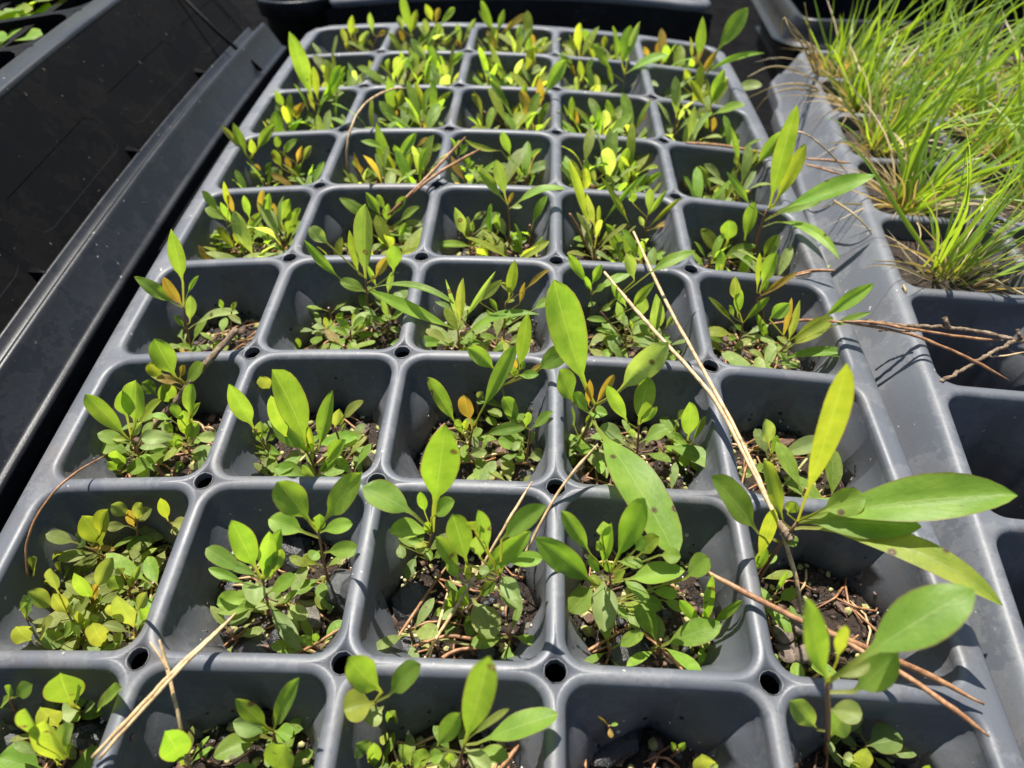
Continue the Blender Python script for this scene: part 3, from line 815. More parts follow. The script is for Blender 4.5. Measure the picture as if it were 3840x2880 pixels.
needle('reddish needle across the front of the fourth cell, second row', [('h', 1490, 960, -.38), ('h', 1680, 850, -.38), ('h', 1870, 740, -.37)], .012, M_NEEDLE)
needle('reddish needle at the right of the fourth cell, second row', [('h', 1960, 780, -.38), ('h', 2090, 900, -.38), ('h', 2230, 1040, -.39)], .013, M_NEEDLE)
needle('orange needle tip at the lower middle of the front row', [('h', 1020, 1680, -.32), ('h', 1090, 1590, -.30), ('h', 1150, 1510, -.30)], .015, M_NEEDLE)
needle('red needle at the right of the middle cell, front row', [('h', 1150, 1530, -.36), ('h', 1200, 1600, -.37), ('h', 1260, 1680, -.38)], .013, M_NEEDLE)
needle('red brown needle standing at the left of the fourth cell, front row', [('h', 1520, 1330, -.36), ('h', 1560, 1500, -.38), ('h', 1590, 1670, -.38)], .014, M_NEEDLE)
needle('tan needle leaning over the fifth cell, fifth row', [('f', 730, 118, .0), ('f', 860, 92, .08), ('f', 990, 96, .12)], .014, M_NEEDLE)
needle('second tan needle at the fifth cell, fifth row', [('f', 700, 135, .0), ('f', 860, 100, .07), ('f', 985, 100, .11)], .011, M_NEEDLE)
needle('tan needle lying over the right rim, upper one', [('c', 800, 1028, .08), ('c', 950, 1040, .12), ('c', 1095, 1060, .10)], .015, M_NEEDLE)
needle('tan needle lying over the right rim, lower one', [('c', 800, 1066, .06), ('c', 920, 1098, .11), ('c', 1035, 1132, .10)], .014, M_NEEDLE)
needle('thin tan blade arching from the tall leaf to the right tray', [('c', 650, 850, .5), ('c', 800, 870, .55), ('c', 960, 1000, .4), ('c', 1070, 1125, .2)], .009, M_STRAW, 'dry_stalk', 'dry stalk')
needle('brown needle along the front web of the last cell, sixth row', [('c', 20, 925, .02), ('c', 300, 950, .04), ('c', 620, 1015, .05)], .018, M_NEEDLE)
needle('tan needle poking up in the fourth cell, fifth row', [('b', 1480, 1385, .10), ('b', 1540, 1490, -.05), ('b', 1610, 1640, -.25)], .016, M_NEEDLE)
needle('blue green stalk leaning in the last cell of the third row', [('f', 640, 1500, -.38), ('f', 800, 1320, -.30), ('f', 980, 1060, -.16)], .012, M_MOSS, 'dry_stalk', 'dry stalk')

# ------------------------------------------------------------------ seedlings
COL = {  # leaf base colours (leaf reflectance, before light)
 'g': (.190, .290, .048), 'y': (.250, .300, .042), 'o': (.320, .215, .050), 'r': (.232, .268, .070), 'd': (.185, .265, .075), 'b': (.210, .345, .048), 'p': (.275, .355, .120)}
HUE = {'o': 'orange tinged young leaf', 'y': 'yellowish leaf'}
def leaf_geo(S, b, m, t, w, nrm, fold, ph, n=13, k=7, wav=.05, round_=.5):
    """S: where the stalk leaves the stem, b: start of the blade's stalk, m: bend, t: tip (all in metres)"""
    pts = []
    pre = (b-S).length > 1e-5
    for i in range(n):
        u = i/(n-1); u = u-.055*math.sin(2*math.pi*u)*u if u > .5 else u
        pts.append(b*(1-u)**2+m*(2*u*(1-u))+t*u*u)
    if pre: pts = [S, S.lerp(b, .55)]+pts
    V, F, UV = [], [], []
    L = (t-b).length
    for i, p in enumerate(pts):
        j = i-(2 if pre else 0)
        u = max(0, j/(n-1))
        d = pts[min(i+1, len(pts)-1)]-pts[max(i-1, 0)]
        if d.length < 1e-9: d = t-b
        d.normalize()
        x = d.cross(nrm)
        if x.length < 1e-3: x = d.cross(Vector((0.3, .9, .2)))
        x.normalize(); up = x.cross(d)
        if j < 0: hw = .055*w
        else:
            e = (u-.02)/.98
            e = min(1, max(0, e)); pk = .55+.07*round_
            if e < pk: f = math.sin(math.pi/2*e/pk)**(1.25+.3*round_)
            else:
                q_ = (e-pk)/(1-pk); f = max(0, 1-q_**(1.75+.6*round_))**(.92-.2*round_)
            pet = .13*(1-sstep(.5, 1, u))*w
            hw = max(.5*w*f*sstep(-.06, .30, u), pet*.5) if u < .985 else .02*w
            if u < .3: hw = max(.055*w, hw)
        for q in range(k):
            a = -1+2*q/(k-1)
            z = abs(a)*hw*fold+.02*w*math.sin(3*a+5*u+ph)*u
            z += wav*w*math.sin(9*u+ph*3+a*2)*abs(a)**1.5*min(1, 2*hw/w)
            V.append(p+x*(a*hw)+up*z)
            UV.append((u, .5+.5*a))
    rows = len(pts)
    for i in range(rows-1):
        for q in range(k-1):
            F.append((i*k+q, i*k+q+1, (i+1)*k+q+1, (i+1)*k+q))
    return V, F, UV
def jit(c, r, a=.16):
    f = 1+r.uniform(-a, a); h = r.uniform(-.06, .06)
    return (c[0]*f*(1+h), c[1]*f, c[2]*f*(1-h), 1)
# a few small leaf shapes, shared by all the small leaves
R3 = random.Random(5)
VAR = []
for k in range(10):
    r = random.Random(900+k)
    w = r.uniform(.26, .46)
    V, F, UV = leaf_geo(Vector((0, -.25, -.05))*P, Vector((0, 0, 0)), Vector((0, .5, r.uniform(.02, .18)))*P, Vector((0, 1, r.uniform(-.12, .1)))*P, w*P, Vector((0, 0, 1)), r.uniform(.05, .35), r.uniform(0, 6), 9, 5)
    me = bpy.data.meshes.new('leaf'); me.from_pydata([tuple(v) for v in V], [], F)
    ul = me.uv_layers.new(name='UVMap'); vi = [0]*len(me.loops); me.loops.foreach_get('vertex_index', vi)
    ul.data.foreach_set('uv', [c for i in vi for c in UV[i]])
    me.polygons.foreach_set('use_smooth', [True]*len(me.polygons)); me.materials.append(M_LEAF)
    VAR.append(me)
svs, sfs = tube([Vector((0, 0, 0)), Vector((.004, 0, .5))*P, Vector((0, .01, 1))*P], [.012*P, .010*P, .008*P], 5)
SMESH = bpy.data.meshes.new('stem'); SMESH.from_pydata([tuple(v) for v in svs], [], sfs); SMESH.materials.append(M_STEM)
COLN = ['first', 'second', 'middle', 'fourth', 'last']
ROWN = ['front row', 'second row', 'third row', 'fourth row', 'fifth row', 'sixth row', 'seventh row', 'eighth row', 'rearmost row']
OCC = {}
def stem_obj(root, pts, r0, r1, col, org):
    k = len(pts)
    vs, fs = tube(pts, [lerp(r0, r1, i/(k-1)) for i in range(k)], 6, 1, .08)
    o = mesh_obj('stem', vs, fs, M_STEM, root, True, org); o.color = (*col, 1)
    return o
STEMC = {'g': (.17, .17, .05), 'r': (.22, .105, .06)}
NPL = [0]
def plant(row, col, base, phrase, leaves, stemc='r', frame=W, zfun=soil_z, cellfun=None, suffix=True, sr=.0095, extra=None):
    NPL[0] += 1
    r = random.Random(NPL[0]*77)
    o, x, y = base.split(); x, y = float(x), float(y)
    p = at_dz(o, x, y, -.43)
    bx = min(col-2+.34, max(col-2-.34, p.x)); by = min(row+.34, max(row-.34, p.y+.0))
    by = min(row-.5+.34+0, max(row-.5-.34, p.y))
    OCC.setdefault((row, col), []).append((bx-(col-2), by-(row-.5)))
    B = Vector((bx, by, warp(bx, by)+soil_z(bx, by)-.02))
    lab = phrase+(', %s cell of the %s' % (COLN[col], ROWN[row]) if suffix else '')
    root = thing('seedling', lab, 'seedling', B*P, 'seedlings in the plug tray')
    org = B*P
    L = []
    for s in leaves.split(';'):
        s = s.strip()
        if not s: continue
        f = s.split(); oo = o
        if f[0].isalpha() and f[0] in ORG: oo = f.pop(0)
        x0, y0, x1, y1, w = map(float, f[:5]); code = 'g'; c = 0.0; tz = bz = None
        for e in f[5:]:
            if e[0] == 'T': tz = float(e[1:])
            elif e[0] == 'B': bz = float(e[1:])
            elif e[0] in '+-' or e[0].isdigit(): c = float(e)
            else: code = e
        if (row, col) == (1, 0) and code in 'gb': code = r.choice('rrgd')
        b3 = at_y(oo, x0, y0, by)
        if bz is not None: b3 = at_dz(oo, x0, y0, bz)
        if b3.z < B.z+.02: b3 = at_z(oo, x0, y0, B.z+.02)
        du, dv = (x1-x0), -(y1-y0); phi = abs(math.degrees(math.atan2(du, dv)))
        dist = (b3-CAM).length; Lp = math.hypot(du, dv)*ORG[oo][2]*dist/FPX
        if phi < 58: t3 = at_y(oo, x1, y1, b3.y+r.uniform(-.10, .22)*Lp)
        else:
            h = lerp(.40, .03, sstep(58, 165, phi))*Lp
            t3 = at_z(oo, x1, y1, max(b3.z+h*r.uniform(.7, 1.2), B.z+.03))
        if tz is not None: t3 = at_dz(oo, x1, y1, tz)
        # the tip never further from its base than a leaf of that look could be
        wd = w*ORG[oo][2]*((b3+t3)*.5-CAM).length/FPX
        L.append((b3, t3, wd, c*ORG[oo][2]*dist/FPX, code, Lp))
    srt = sorted((q[0] for q in L), key=lambda v: v.z)
    top = srt[min(len(srt)-1, int(len(srt)*.62))].copy()
    m = Vector((lerp(B.x, top.x, .5)+r.uniform(-.01, .01), lerp(B.y, top.y, .5), lerp(B.z, top.z, .5)))
    sp = spline([B, m, top], 5)
    sc_ = STEMC['r'] if stemc == 'r' else STEMC['g']
    stem_obj(root, [v*P for v in sp], sr*P, sr*.6*P, sc_, org)
    for (b, t, w, c, code, Lp) in L:
        S = min(sp, key=lambda v: 1.2*abs((b.z-v.z)-.85*math.hypot(v.x-b.x, v.y-b.y))+.3*(v-b).length)
        d = t-b; ln = d.length
        view = ((b+t)*.5-CAM).normalized()
        mid = (b+t)*.5
        el = abs(d.z)/max(ln, 1e-6)
        side = d.cross(view)
        if side.length > 1e-6: side.normalize()
        mid = mid+Vector((0, 0, 1))*ln*(.16*(1-el)+.02)+side*(c*1.0)+Vector((r.uniform(-.03, .03), r.uniform(-.03, .03), 0))*ln
        nrm = (-view*(.30+.60*el)+Vector((0, 0, 1-.70*el))).normalized()
        ax = d.normalized() if ln > 0 else Vector((0, 0, 1))
        tw_ = math.radians(r.uniform(-22, 22))
        nrm = Matrix.Rotation(tw_, 3, ax) @ nrm
        xx = ax.cross(nrm)
        if xx.length > .05: xx.normalize(); app = math.sqrt(max(.0, 1-xx.dot(view)**2))
        else: app = 1
        w2 = w*(.90 if row < 3 else .70)/max(.72, app)
        V, F, UV = leaf_geo(S*P, b*P, mid*P, t*P, w2*P, nrm, r.uniform(.12, .48), r.uniform(0, 6.28), wav=r.uniform(.03, .10), round_=r.uniform(-.7, .7) if row > 2 else r.uniform(-.3, 1.0))
        ob = mesh_obj('leaf', V, F, M_LEAF, root, True, org, UV)
        ob.color = jit(COL[code], r)
        if code in HUE: ob['label'] = HUE[code]
    if extra is None: extra = 0 if (row, col) == (0, 3) else 11 if (row, col) == (1, 0) else 5 if row < 4 else 7
    cand = [q[4] for q in L if q[4] not in 'o'] or ['g']
    for q in range(extra):                        # small low leaves at the foot of the plant
        o = bpy.data.objects.new('leaf', VAR[r.randrange(len(VAR))]); C.objects.link(o); o.parent = root
        Ls = r.uniform(.10, .19)*(1.0 if row < 3 else 1.15); rz = r.uniform(0, 6.28)
        o.scale = (Ls*r.uniform(.85, 1.2), Ls, Ls)
        o.rotation_euler = (r.uniform(.05, .6) if row < 4 else r.uniform(.2, 1.0), r.uniform(-.25, .25), rz)
        hh = r.uniform(.3, 1.0)*max(.03, min(.16, (top.z-B.z)*.7))
        o.location = Vector((-math.sin(rz)*r.uniform(.02, .08), math.cos(rz)*r.uniform(.02, .08), hh+.015))*P
        o.color = jit(COL[r.choice(cand)], r, .2)
    return root

# front row
plant(0, 0, 'g 470 1330', 'seedling with one large upright rounded leaf at the back', '470 1255 390 1045 200; 490 1250 530 1140 90 p; 520 1280 400 1310 130 p; 540 1300 615 1240 60 p; 600 1320 790 1140 110; 510 1290 470 1360 70')
plant(0, 0, 'g 370 1640', 'big leaved seedling at the bottom edge with yellow leaf', '385 1640 290 1350 205 y; 390 1520 475 1375 110 p; 290 1680 -10 1590 210 b; 440 1680 690 1590 150 b; 235 1480 165 1275 115; 430 1600 470 1500 80')
plant(0, 0, 'g 90 1250', 'small seedling with rounded leaves at the left edge', '100 1200 210 1115 95; 60 1210 70 1120 60; 0 1270 85 1195 55 b')
plant(0, 0, 'g 350 1420', 'reddish leaved low seedling behind the big leaved one', '380 1390 260 1265 125 r; 340 1410 250 1390 60 r')
plant(0, 1, 'g 1765 1480', 'open rosette seedling with spotted upper leaves', '1735 1400 1525 1210 110; 1775 1410 1940 1075 135; 1745 1425 1510 1360 125 d; 1695 1455 1385 1590 135; 1775 1420 1895 1455 120 b; 1750 1440 1690 1400 40')
plant(0, 1, 'g 1790 1680', 'seedling at the bottom edge with one blunt leaf', '1760 1690 1850 1505 200')
plant(0, 1, 'g 1215 1660', 'seedling with one round bright leaf at the left', '1185 1640 1070 1420 175 b; 1190 1660 1240 1600 30 r')
plant(0, 2, 'h 290 1370', 'four leaved rounded seedling at the back left', '262 1165 45 945 200; 308 1190 515 985 165; 215 1235 15 1280 205 y; 275 1265 160 1365 140 p; 330 1390 350 1285 80 p; 320 1380 300 1290 45')
plant(0, 2, 'h 775 1640', 'seedling with tall broad pointed leaf and spotted long leaf', '795 1510 955 935 200; 615 1525 770 1300 130; 830 1465 1090 1275 55 r; 880 1500 1405 1310 165 b; 800 1530 960 1680 120 p; 890 1540 1085 1590 110; 700 1620 700 1560 60')
plant(0, 2, 'h 470 1640', 'low clump of greyish leaves at the bottom edge', '600 1640 760 1600 110 r; 450 1640 370 1510 105 p; 545 1650 465 1555 130 d; 560 1600 660 1575 95 b; 380 1680 330 1620 100 d; 620 1690 700 1640 110 d')
plant(0, 2, 'h 190 1660', 'pair of upright leaves at the left wall', '215 1660 210 1495 90; 170 1560 95 1500 130 d; 180 1660 110 1620 80')
plant(0, 3, 'h 1730 1400', 'minute orange tipped seedling in the bare cell', '1735 1385 1660 1320 18 o; 1740 1385 1795 1375 25 b; 1735 1390 1750 1465 35 o')
plant(0, 3, 'h 2150 1560', 'tiny pale leaf at the bare cell right wall', '2160 1560 2135 1490 40; 2180 1540 2230 1495 45')
plant(0, 3, 'i 170 1680', 'reddish blunt leaf at the bottom edge', '160 1680 120 1570 150 r; 100 1690 230 1640 80')
plant(0, 4, 'i 955 1560', 'tall purple stemmed seedling with one very large oval leaf', '935 1110 795 560 185 b; 1000 965 1050 735 80 y; 1130 965 1890 500 310 b; 1105 1165 1395 905 215; 960 1080 1215 980 85 r; 940 1280 1165 1310 140 r; 870 1410 690 1225 140 d; 960 1450 1050 1310 150 d; 930 1470 975 1560 40 p', 'r', sr=.015)
plant(0, 4, 'i 1170 1560', 'dark drooping leaf beside the tall seedling', '1190 1510 1425 1470 180 d')
plant(0, 4, 'i 1120 1680', 'pinkish young leaf at the bottom edge', '1110 1690 1195 1530 110 r; 1040 1600 1110 1590 55 p; 1560 1690 1600 1640 50')
# second row
plant(1, 0, 'g 470 720', 'reddish stemmed small seedling in crowded cell', '355 625 180 515 100; 440 655 345 530 85 r; 465 680 585 570 90; 375 515 330 365 80; 450 690 340 650 30 o; 430 700 470 610 60')
plant(1, 0, 'g 610 610', 'upright small seedling with orange tip in crowded cell', '595 570 480 395 90; 625 500 730 295 100; 585 545 425 455 85; 615 580 620 465 40 o; 590 560 470 515 60; 620 590 710 575 55; 640 590 660 540 45')
plant(1, 0, 'g 885 840', 'seedling with dark edged oval leaf in crowded cell', '875 750 755 540 125; 840 780 665 730 65; 890 640 955 520 80; 770 680 700 600 75; 700 890 600 720 115; 720 890 800 800 85; 960 700 900 620 75; 870 820 880 770 30 o')
plant(1, 0, 'g 690 290', 'yellow leaved seedling at back of crowded cell', '670 225 530 25 140 y; 650 150 700 -20 115 y; 495 200 295 145 85; 790 280 990 170 95; 600 330 430 300 85; 440 345 355 255 85; 585 235 745 248 38 o; 640 300 660 220 60; 500 240 560 130 90 d')
plant(1, 0, 'g 900 130', 'orange leaved seedling at right back of crowded cell', '870 100 830 -15 60 o; 830 90 690 100 65 r; 870 60 985 -20 90; 840 30 720 -50 90 r; 890 60 920 -60 80 r')
plant(1, 0, 'g 1130 130', 'seedling at the right web of the crowded left cell', '1110 70 1215 90 95 b; 1090 60 1040 -90 70 y; 1120 100 1150 150 50')
plant(1, 0, 'g 80 760', 'seedling with leaves over the left edge, crowded left cell', '65 705 -30 590 90 b; 75 700 210 630 45 p; 170 690 205 560 115; 130 620 180 580 70')
plant(1, 0, 'g 260 880', 'low broad leaved seedling at front of crowded cell', '205 840 105 740 115; 250 830 345 690 110; 190 890 10 800 110 b; 440 875 275 780 115; 410 810 480 735 85; 500 810 520 740 75 p; 170 860 240 820 30 o; 180 900 60 870 80')
plant(1, 0, 'g 340 500', 'small pale seedling by the wall of crowded cell', '300 500 150 460 60; 195 530 100 515 42; 195 440 240 295 85 r; 330 520 300 440 50')
plant(1, 0, 'g 830 540', 'tiny leaved seedling right of middle in crowded cell', '800 500 705 420 90 d; 840 490 865 420 50; 855 480 910 350 45; 925 505 985 460 50 p; 820 530 900 520 40; 800 400 760 360 60')
plant(1, 0, 'g 560 790', 'small round leaved mat in middle of crowded cell', '560 760 480 700 70; 570 760 640 680 70 p; 550 780 470 770 60; 580 790 650 800 60; 560 800 520 870 60 r; 590 770 560 690 60 p; 540 760 500 640 50', extra=12)
plant(1, 0, 'g 380 420', 'second mat of small leaves at left of crowded cell', '370 430 300 400 60; 390 420 450 370 70 p; 380 440 330 480 60; 400 430 480 450 60; 380 410 390 330 60 r', extra=10)
plant(1, 1, 'g 1715 650', 'bushy rosette seedling among stones', '1660 370 1500 55 170 b; 1700 440 1745 125 115; 1715 430 1820 110 110 b; 1680 420 1460 330 70; 1620 410 1335 235 115; 1600 470 1350 365 70 b; 1620 555 1405 600 130 b; 1665 455 1660 605 145 p; 1735 530 1915 415 105 b; 1770 410 1825 240 80; 1760 430 1730 350 70; 1650 620 1405 650 85; 1650 620 1490 735 95 d; 1750 590 1955 905 105 d; 1830 590 1930 510 60; 1700 680 1570 805 62 y; 1745 710 1760 810 90 d; 1710 660 1600 560 90 d')
plant(1, 1, 'g 2115 430', 'tall red stemmed seedling behind the bushy rosette', 'F 672 1130 598 1040 70; F 700 1125 782 1022 68; F 662 1152 580 1122 52 b; F 692 1150 762 1132 36 b; F 702 1193 775 1186 40 b; F 704 1255 700 1318 42 y; F 696 1250 716 1320 38 d; F 690 1222 655 1200 24 y; F 690 1190 672 1210 30; F 688 1150 690 1110 30')
plant(1, 1, 'g 2060 900', 'small paired seedling at the front right among stones', '2040 870 1940 805 65; 2050 850 2045 785 50; 2085 950 2140 920 55 b')
plant(1, 2, 'h 545 320', 'slender seedling with one large spoon leaf standing tall', 'F 938 1095 962 918 92 +3 b; F 895 1112 783 1052 70; 590 130 312 130 135 b; F 918 1108 908 1062 24 b; F 932 1118 982 1082 42 b; 540 200 430 185 60; 530 190 505 265 85 y; 545 230 580 315 70; 490 280 425 435 75 d; 375 210 400 305 70 d; 560 140 560 60 60')
plant(1, 2, 'h 815 620', 'many leaved bushy seedling in the centre', '815 340 720 15 175; 775 380 612 160 125; 900 410 1230 125 150 b; 950 250 885 -10 110; 1060 325 1305 300 110 b; 1040 180 1330 -40 160; 830 460 805 330 50 y; 760 440 690 300 80; 890 550 1005 455 85; 1030 410 1145 565 125 p; 1010 500 1165 625 115 d; 850 560 990 820 190 p; 790 630 805 470 95 b; 765 680 635 625 55; 700 640 690 555 65; 735 700 680 800 90 d; 880 370 960 390 75 p; 900 300 870 160 110 d; 870 430 960 370 70; 750 620 720 500 80 d; 840 740 820 670 60 p; 880 760 850 800 50 d; 870 130 880 60 150 y')
plant(1, 3, 'h 1760 600', 'large many leaved rosette with spreading spoon leaves', '1645 475 1262 165 195 b; 1615 275 1425 -10 115; 1690 350 1750 70 100 b; 1775 325 1965 -90 175 b; 1680 405 1595 280 75 b; 1695 430 1705 775 185 p; 1640 480 1480 650 165; 1840 440 2225 380 150 b; 1815 430 1990 585 85; 1750 460 1840 380 70 y; 1790 320 1955 345 85; 1870 560 2080 620 110; 1950 600 2060 835 115 d; 2000 515 2180 540 85 b; 1860 620 1925 775 72 d; 1700 255 1655 190 80 d; 1690 170 1700 60 100 d; 1930 280 2060 160 120 y; 1900 250 1970 170 110; 2080 570 2230 640 70; 1740 400 1710 310 60; 2060 280 2200 290 110; i 20 430 170 290 150; 1790 620 1850 700 60 d')
plant(1, 3, 'i 150 760', 'hairy narrow toothed weed at the front right', '150 745 195 405 75 b; 185 725 385 570 62 b; 205 765 530 890 92 b; 155 790 120 995 70 b; 130 740 -20 570 75 b; 200 770 40 810 50; 90 860 -20 780 60 b; 150 740 140 640 35 b; 170 780 180 860 50', 'g')
plant(1, 4, 'i 480 440', 'largest seedling with very long leaves reaching right', '460 395 545 230 75 b; 480 330 595 -20 95 y; F 1636 1150 1537 1028 68; F 1735 1122 2197 1070 92 +4 b; F 1722 1128 1990 1138 70 -6; F 1732 1140 2165 1308 58 +42 y; F 1735 1088 1830 785 58 y; F 1692 1128 1650 995 42 y; F 1770 1105 1868 1072 62; F 1700 1110 1720 1085 30 y; F 1690 1160 1720 1180 24', 'r', sr=.015)
plant(1, 4, 'i 560 660', 'low drooping pale seedling under the crossing needles', '510 590 700 785 78 b; 620 580 740 500 80; 470 480 560 570 50 b; 600 530 680 380 34; 490 480 470 470 40; 500 600 530 700 60 d')
# third row
plant(2, 0, 'd 905 1310', 'reddish stemmed seedling with splayed leaves', '830 1185 553 895 115; 875 1130 1045 935 75 y; 875 1100 880 805 155; 825 1050 790 870 110; 830 1215 630 1150 95; 850 1280 645 1225 110; 835 1195 730 1185 40 y; 900 1320 1095 1280 125; 850 1180 920 1080 60 p')
plant(2, 0, 'd 775 1430', 'low seedling at the front of the cell', '755 1410 572 1425 100 b; 785 1370 755 1260 100 b; 805 1395 975 1365 110; 900 1390 965 1440 85 p; 770 1390 700 1330 60; 780 1420 690 1380 50')
plant(2, 0, 'd 1180 900', 'upright orange tinged seedling leaning on the grey twig', '1140 790 1000 535 150; 1140 850 965 745 60 y; 1165 825 1015 790 62 o; 1200 825 1318 695 105; 1165 790 1200 710 48 o; 1110 960 1050 830 120; 1015 900 920 820 105; 1040 800 965 690 90 y')
plant(2, 0, 'd 1205 1280', 'dense upright green seedling at the right of the cell', '1230 1040 1250 830 105; 1225 1070 1300 950 50 y; 1180 1070 1110 955 65; 1210 1180 1185 1000 95; 1215 1200 1290 1080 90; 1155 1190 915 1180 100 p; 1125 1150 1065 1090 65; 1265 1175 1405 1185 80 p; 1215 1280 1375 1270 100 p; 1110 1060 985 1030 50 b; 1120 1395 1195 1360 75; 1150 1250 1080 1200 60; 1170 1240 1130 1150 60; 1220 1320 1300 1340 60 d')
plant(2, 1, 'd 2060 1460', 'seedling with cluster of tall broad lance leaves', '2000 1250 1765 735 215; 1990 1270 1755 985 190; 1865 1200 1755 905 115; 2065 1260 2155 870 110; 2120 1320 2240 1190 110 b; 2000 1440 1780 1370 130; 2050 1430 2220 1260 50 b; 2070 1410 2190 1330 50; 2030 1300 2000 1100 60 y; 2040 1440 1960 1350 80 d')
plant(2, 1, 'd 1690 1300', 'seedling with left leaning oval leaf by the wall', '1645 1115 1485 830 135; 1650 1225 1445 1095 65; 1700 1150 1635 1130 40 b; 1690 1190 1690 1070 85 d; 1700 1150 1745 1110 45; 1840 1300 1660 1235 75 b; 1850 1310 1725 1275 55 b; 1800 1380 1600 1320 95 r; 1730 1200 1790 1160 40')
plant(2, 1, 'd 1760 960', 'reddish seedling at the back of the cell', '1745 880 1685 780 100 r; 1730 925 1645 850 62 o; 1760 890 1860 870 60 r; 1780 960 1790 870 60 r')
plant(2, 1, 'e 10 1330', 'spotted reddish seedling at the right of the cell', '0 1060 145 940 85 r; -10 1250 140 1155 95 r; -40 1110 -10 990 100 r; 0 1150 30 1080 30 r')
plant(2, 2, 'e 1115 960', 'spotted seedling rising above the back web', '1000 745 815 590 120; 1150 760 1210 370 105; 1265 745 1470 600 150; 1140 740 1100 650 50 o; 1150 775 1280 770 70 b; 1200 765 1315 705 42 o; 1130 795 1115 690 60; 1160 740 1190 690 50; 1150 770 1200 790 40', 'g')
plant(2, 2, 'e 815 1215', 'seedling with a folded orange leaf and long lance leaf', '900 1020 1130 580 120; 740 1090 558 785 115; 840 1075 795 900 110 o; 785 1155 740 1060 62; 910 1165 1200 1105 92; 820 1180 915 1125 62; 850 1130 880 1060 40 r; 790 1150 810 1060 50 y')
plant(2, 2, 'e 1190 1300', 'small compact seedling at the front right', '1145 1085 1050 910 115; 1195 1115 1210 1010 62; 1225 1125 1370 1010 75; 1150 1090 1060 1000 70; 1180 1265 1010 1195 100; 1210 1310 1315 1280 95 p; 1170 1200 1100 1260 60 p; 1190 1250 1130 1190 50')
plant(2, 2, 'e 890 1340', 'pair of small round leaves on the soil', '820 1285 945 1275 75 p; 850 1320 940 1370 72')
plant(2, 2, 'e 905 940', 'tiny pale seedling against the back wall', '880 930 920 880 62 p; 870 940 930 950 50')
plant(2, 3, 'e 1510 1200', 'seedling with one giant upright lance leaf', '1592 870 1378 152 270; 1505 955 1415 735 155; 1600 970 1610 800 60 o; 1645 970 1768 768 62 o; 1790 885 2118 560 200 p; 1600 1010 1505 885 100 b; 1590 1015 1725 1025 92 b; F 1285 920 1462 1202 100 b B.02 T.10; 1560 1190 1720 1440 140 p; 1505 1270 1490 1365 72 d; 1580 1080 1640 1020 50; 1560 1150 1480 1240 40', 'r', sr=.015)
plant(2, 3, 'e 1920 1310', 'long stalked seedling with spoon shaped leaves', '1860 1085 1725 835 100; 1925 1090 1990 785 145; 1930 1095 2045 975 65; 1950 1200 2122 1110 105; 1840 1180 1670 1120 120 p; 1850 1215 1680 1200 90 p; 1900 1180 1880 1120 50 d')
plant(2, 3, 'f 20 1280', 'upright spoon leaved seedling near the right web', 'F 1485 950 1490 868 40; 60 1215 150 1035 42; 75 1225 322 1155 72 b; F 1430 962 1590 1028 44 +6 b; 20 1210 -80 1150 50; 30 1250 110 1240 30')
plant(2, 3, 'e 2160 1230', 'low seedling at the right web with rounded leaves', '2140 1200 2230 1250 80 b; 2180 1060 2240 1000 60; 2110 1240 2060 1290 60 r')
plant(2, 4, 'f 565 1330', 'sparse seedling with two grey green leaves', '555 1230 535 1055 105 p; 600 1310 922 1200 115 p; 575 1290 610 1160 50; 470 1420 365 1405 70 p; 560 1300 590 1280 30 o', 'g')
# fourth row
plant(3, 0, 'd 1215 560', 'tall seedling with an upright paddle leaf and orange leaf', 'F 395 610 370 495 46; 1140 315 870 135 112; 1190 335 1060 135 90 o; 1215 245 1288 128 45 b; 1230 430 1235 255 90 d; 1255 450 1545 370 95 p; 1300 620 1130 590 75 b; 1200 470 1130 380 50')
plant(3, 0, 'd 1450 590', 'tiny seedling on bark at the right', '1380 625 1435 545 62; 1440 345 1425 280 45; 1500 360 1535 300 55 y; 1470 380 1560 440 60 r')
plant(3, 1, 'd 2110 510', 'small pale rosette at the left of the cell', '2115 470 2020 460 55 p; 2120 475 2105 395 50 r; 2130 490 2220 470 62 p; 2100 495 2020 500 40 p; 2170 420 2225 370 60; 1935 615 1925 530 60; 2090 500 2060 540 30')
plant(3, 1, 'F 800 690', 'branching seedling with long spoon leaf arching left', 'F 735 602 657 518 30 +8 b; F 712 530 667 492 42 p; F 790 602 790 440 60 d; F 775 592 755 497 26 y; F 810 602 838 555 30 o; F 850 590 850 528 46; e 175 240 -10 160 112; e 180 215 735 315 62 +60 B.10 T.12; e 290 460 375 490 112; e 120 380 60 350 60 p; e 300 250 330 100 60 d; e 230 200 170 60 50; e 300 290 400 260 80 p; e 70 480 110 330 60 p')
plant(3, 1, 'e 60 580', 'purple stemmed low seedling at the front of the cell', 'e 70 470 150 400 70; e 60 480 -30 400 80; e 90 500 160 440 50 p; e 50 520 -40 470 60')
plant(3, 1, 'e 300 520', 'purple stemmed seedling by the right web', 'e 290 440 170 390 60; e 310 420 430 340 70; e 300 400 260 280 60 d; e 310 460 380 500 60 d')
plant(3, 2, 'e 785 640', 'spidery seedling with long arching narrow leaves', '755 480 190 225 118 +60 b T.22; 770 460 790 140 92 r; 755 430 675 150 42 d; 785 430 1000 98 60 d; 790 525 1285 380 88 +75 b; 725 585 315 575 112 b; 705 575 535 475 88 r; 770 520 860 600 30')
plant(3, 2, 'e 1040 560', 'orange tipped seedling with curled young leaf', '1085 280 1125 25 105 y; 1115 250 1030 175 60 r; 1155 310 1190 170 52 o; 1190 220 1352 82 50 o; 895 300 1040 155 88 r; 1020 370 960 275 50; 1065 305 1125 285 36 y; 1050 440 1130 365 50; 1240 350 1355 290 80; 1000 420 940 350 36; 1150 390 1050 470 30')
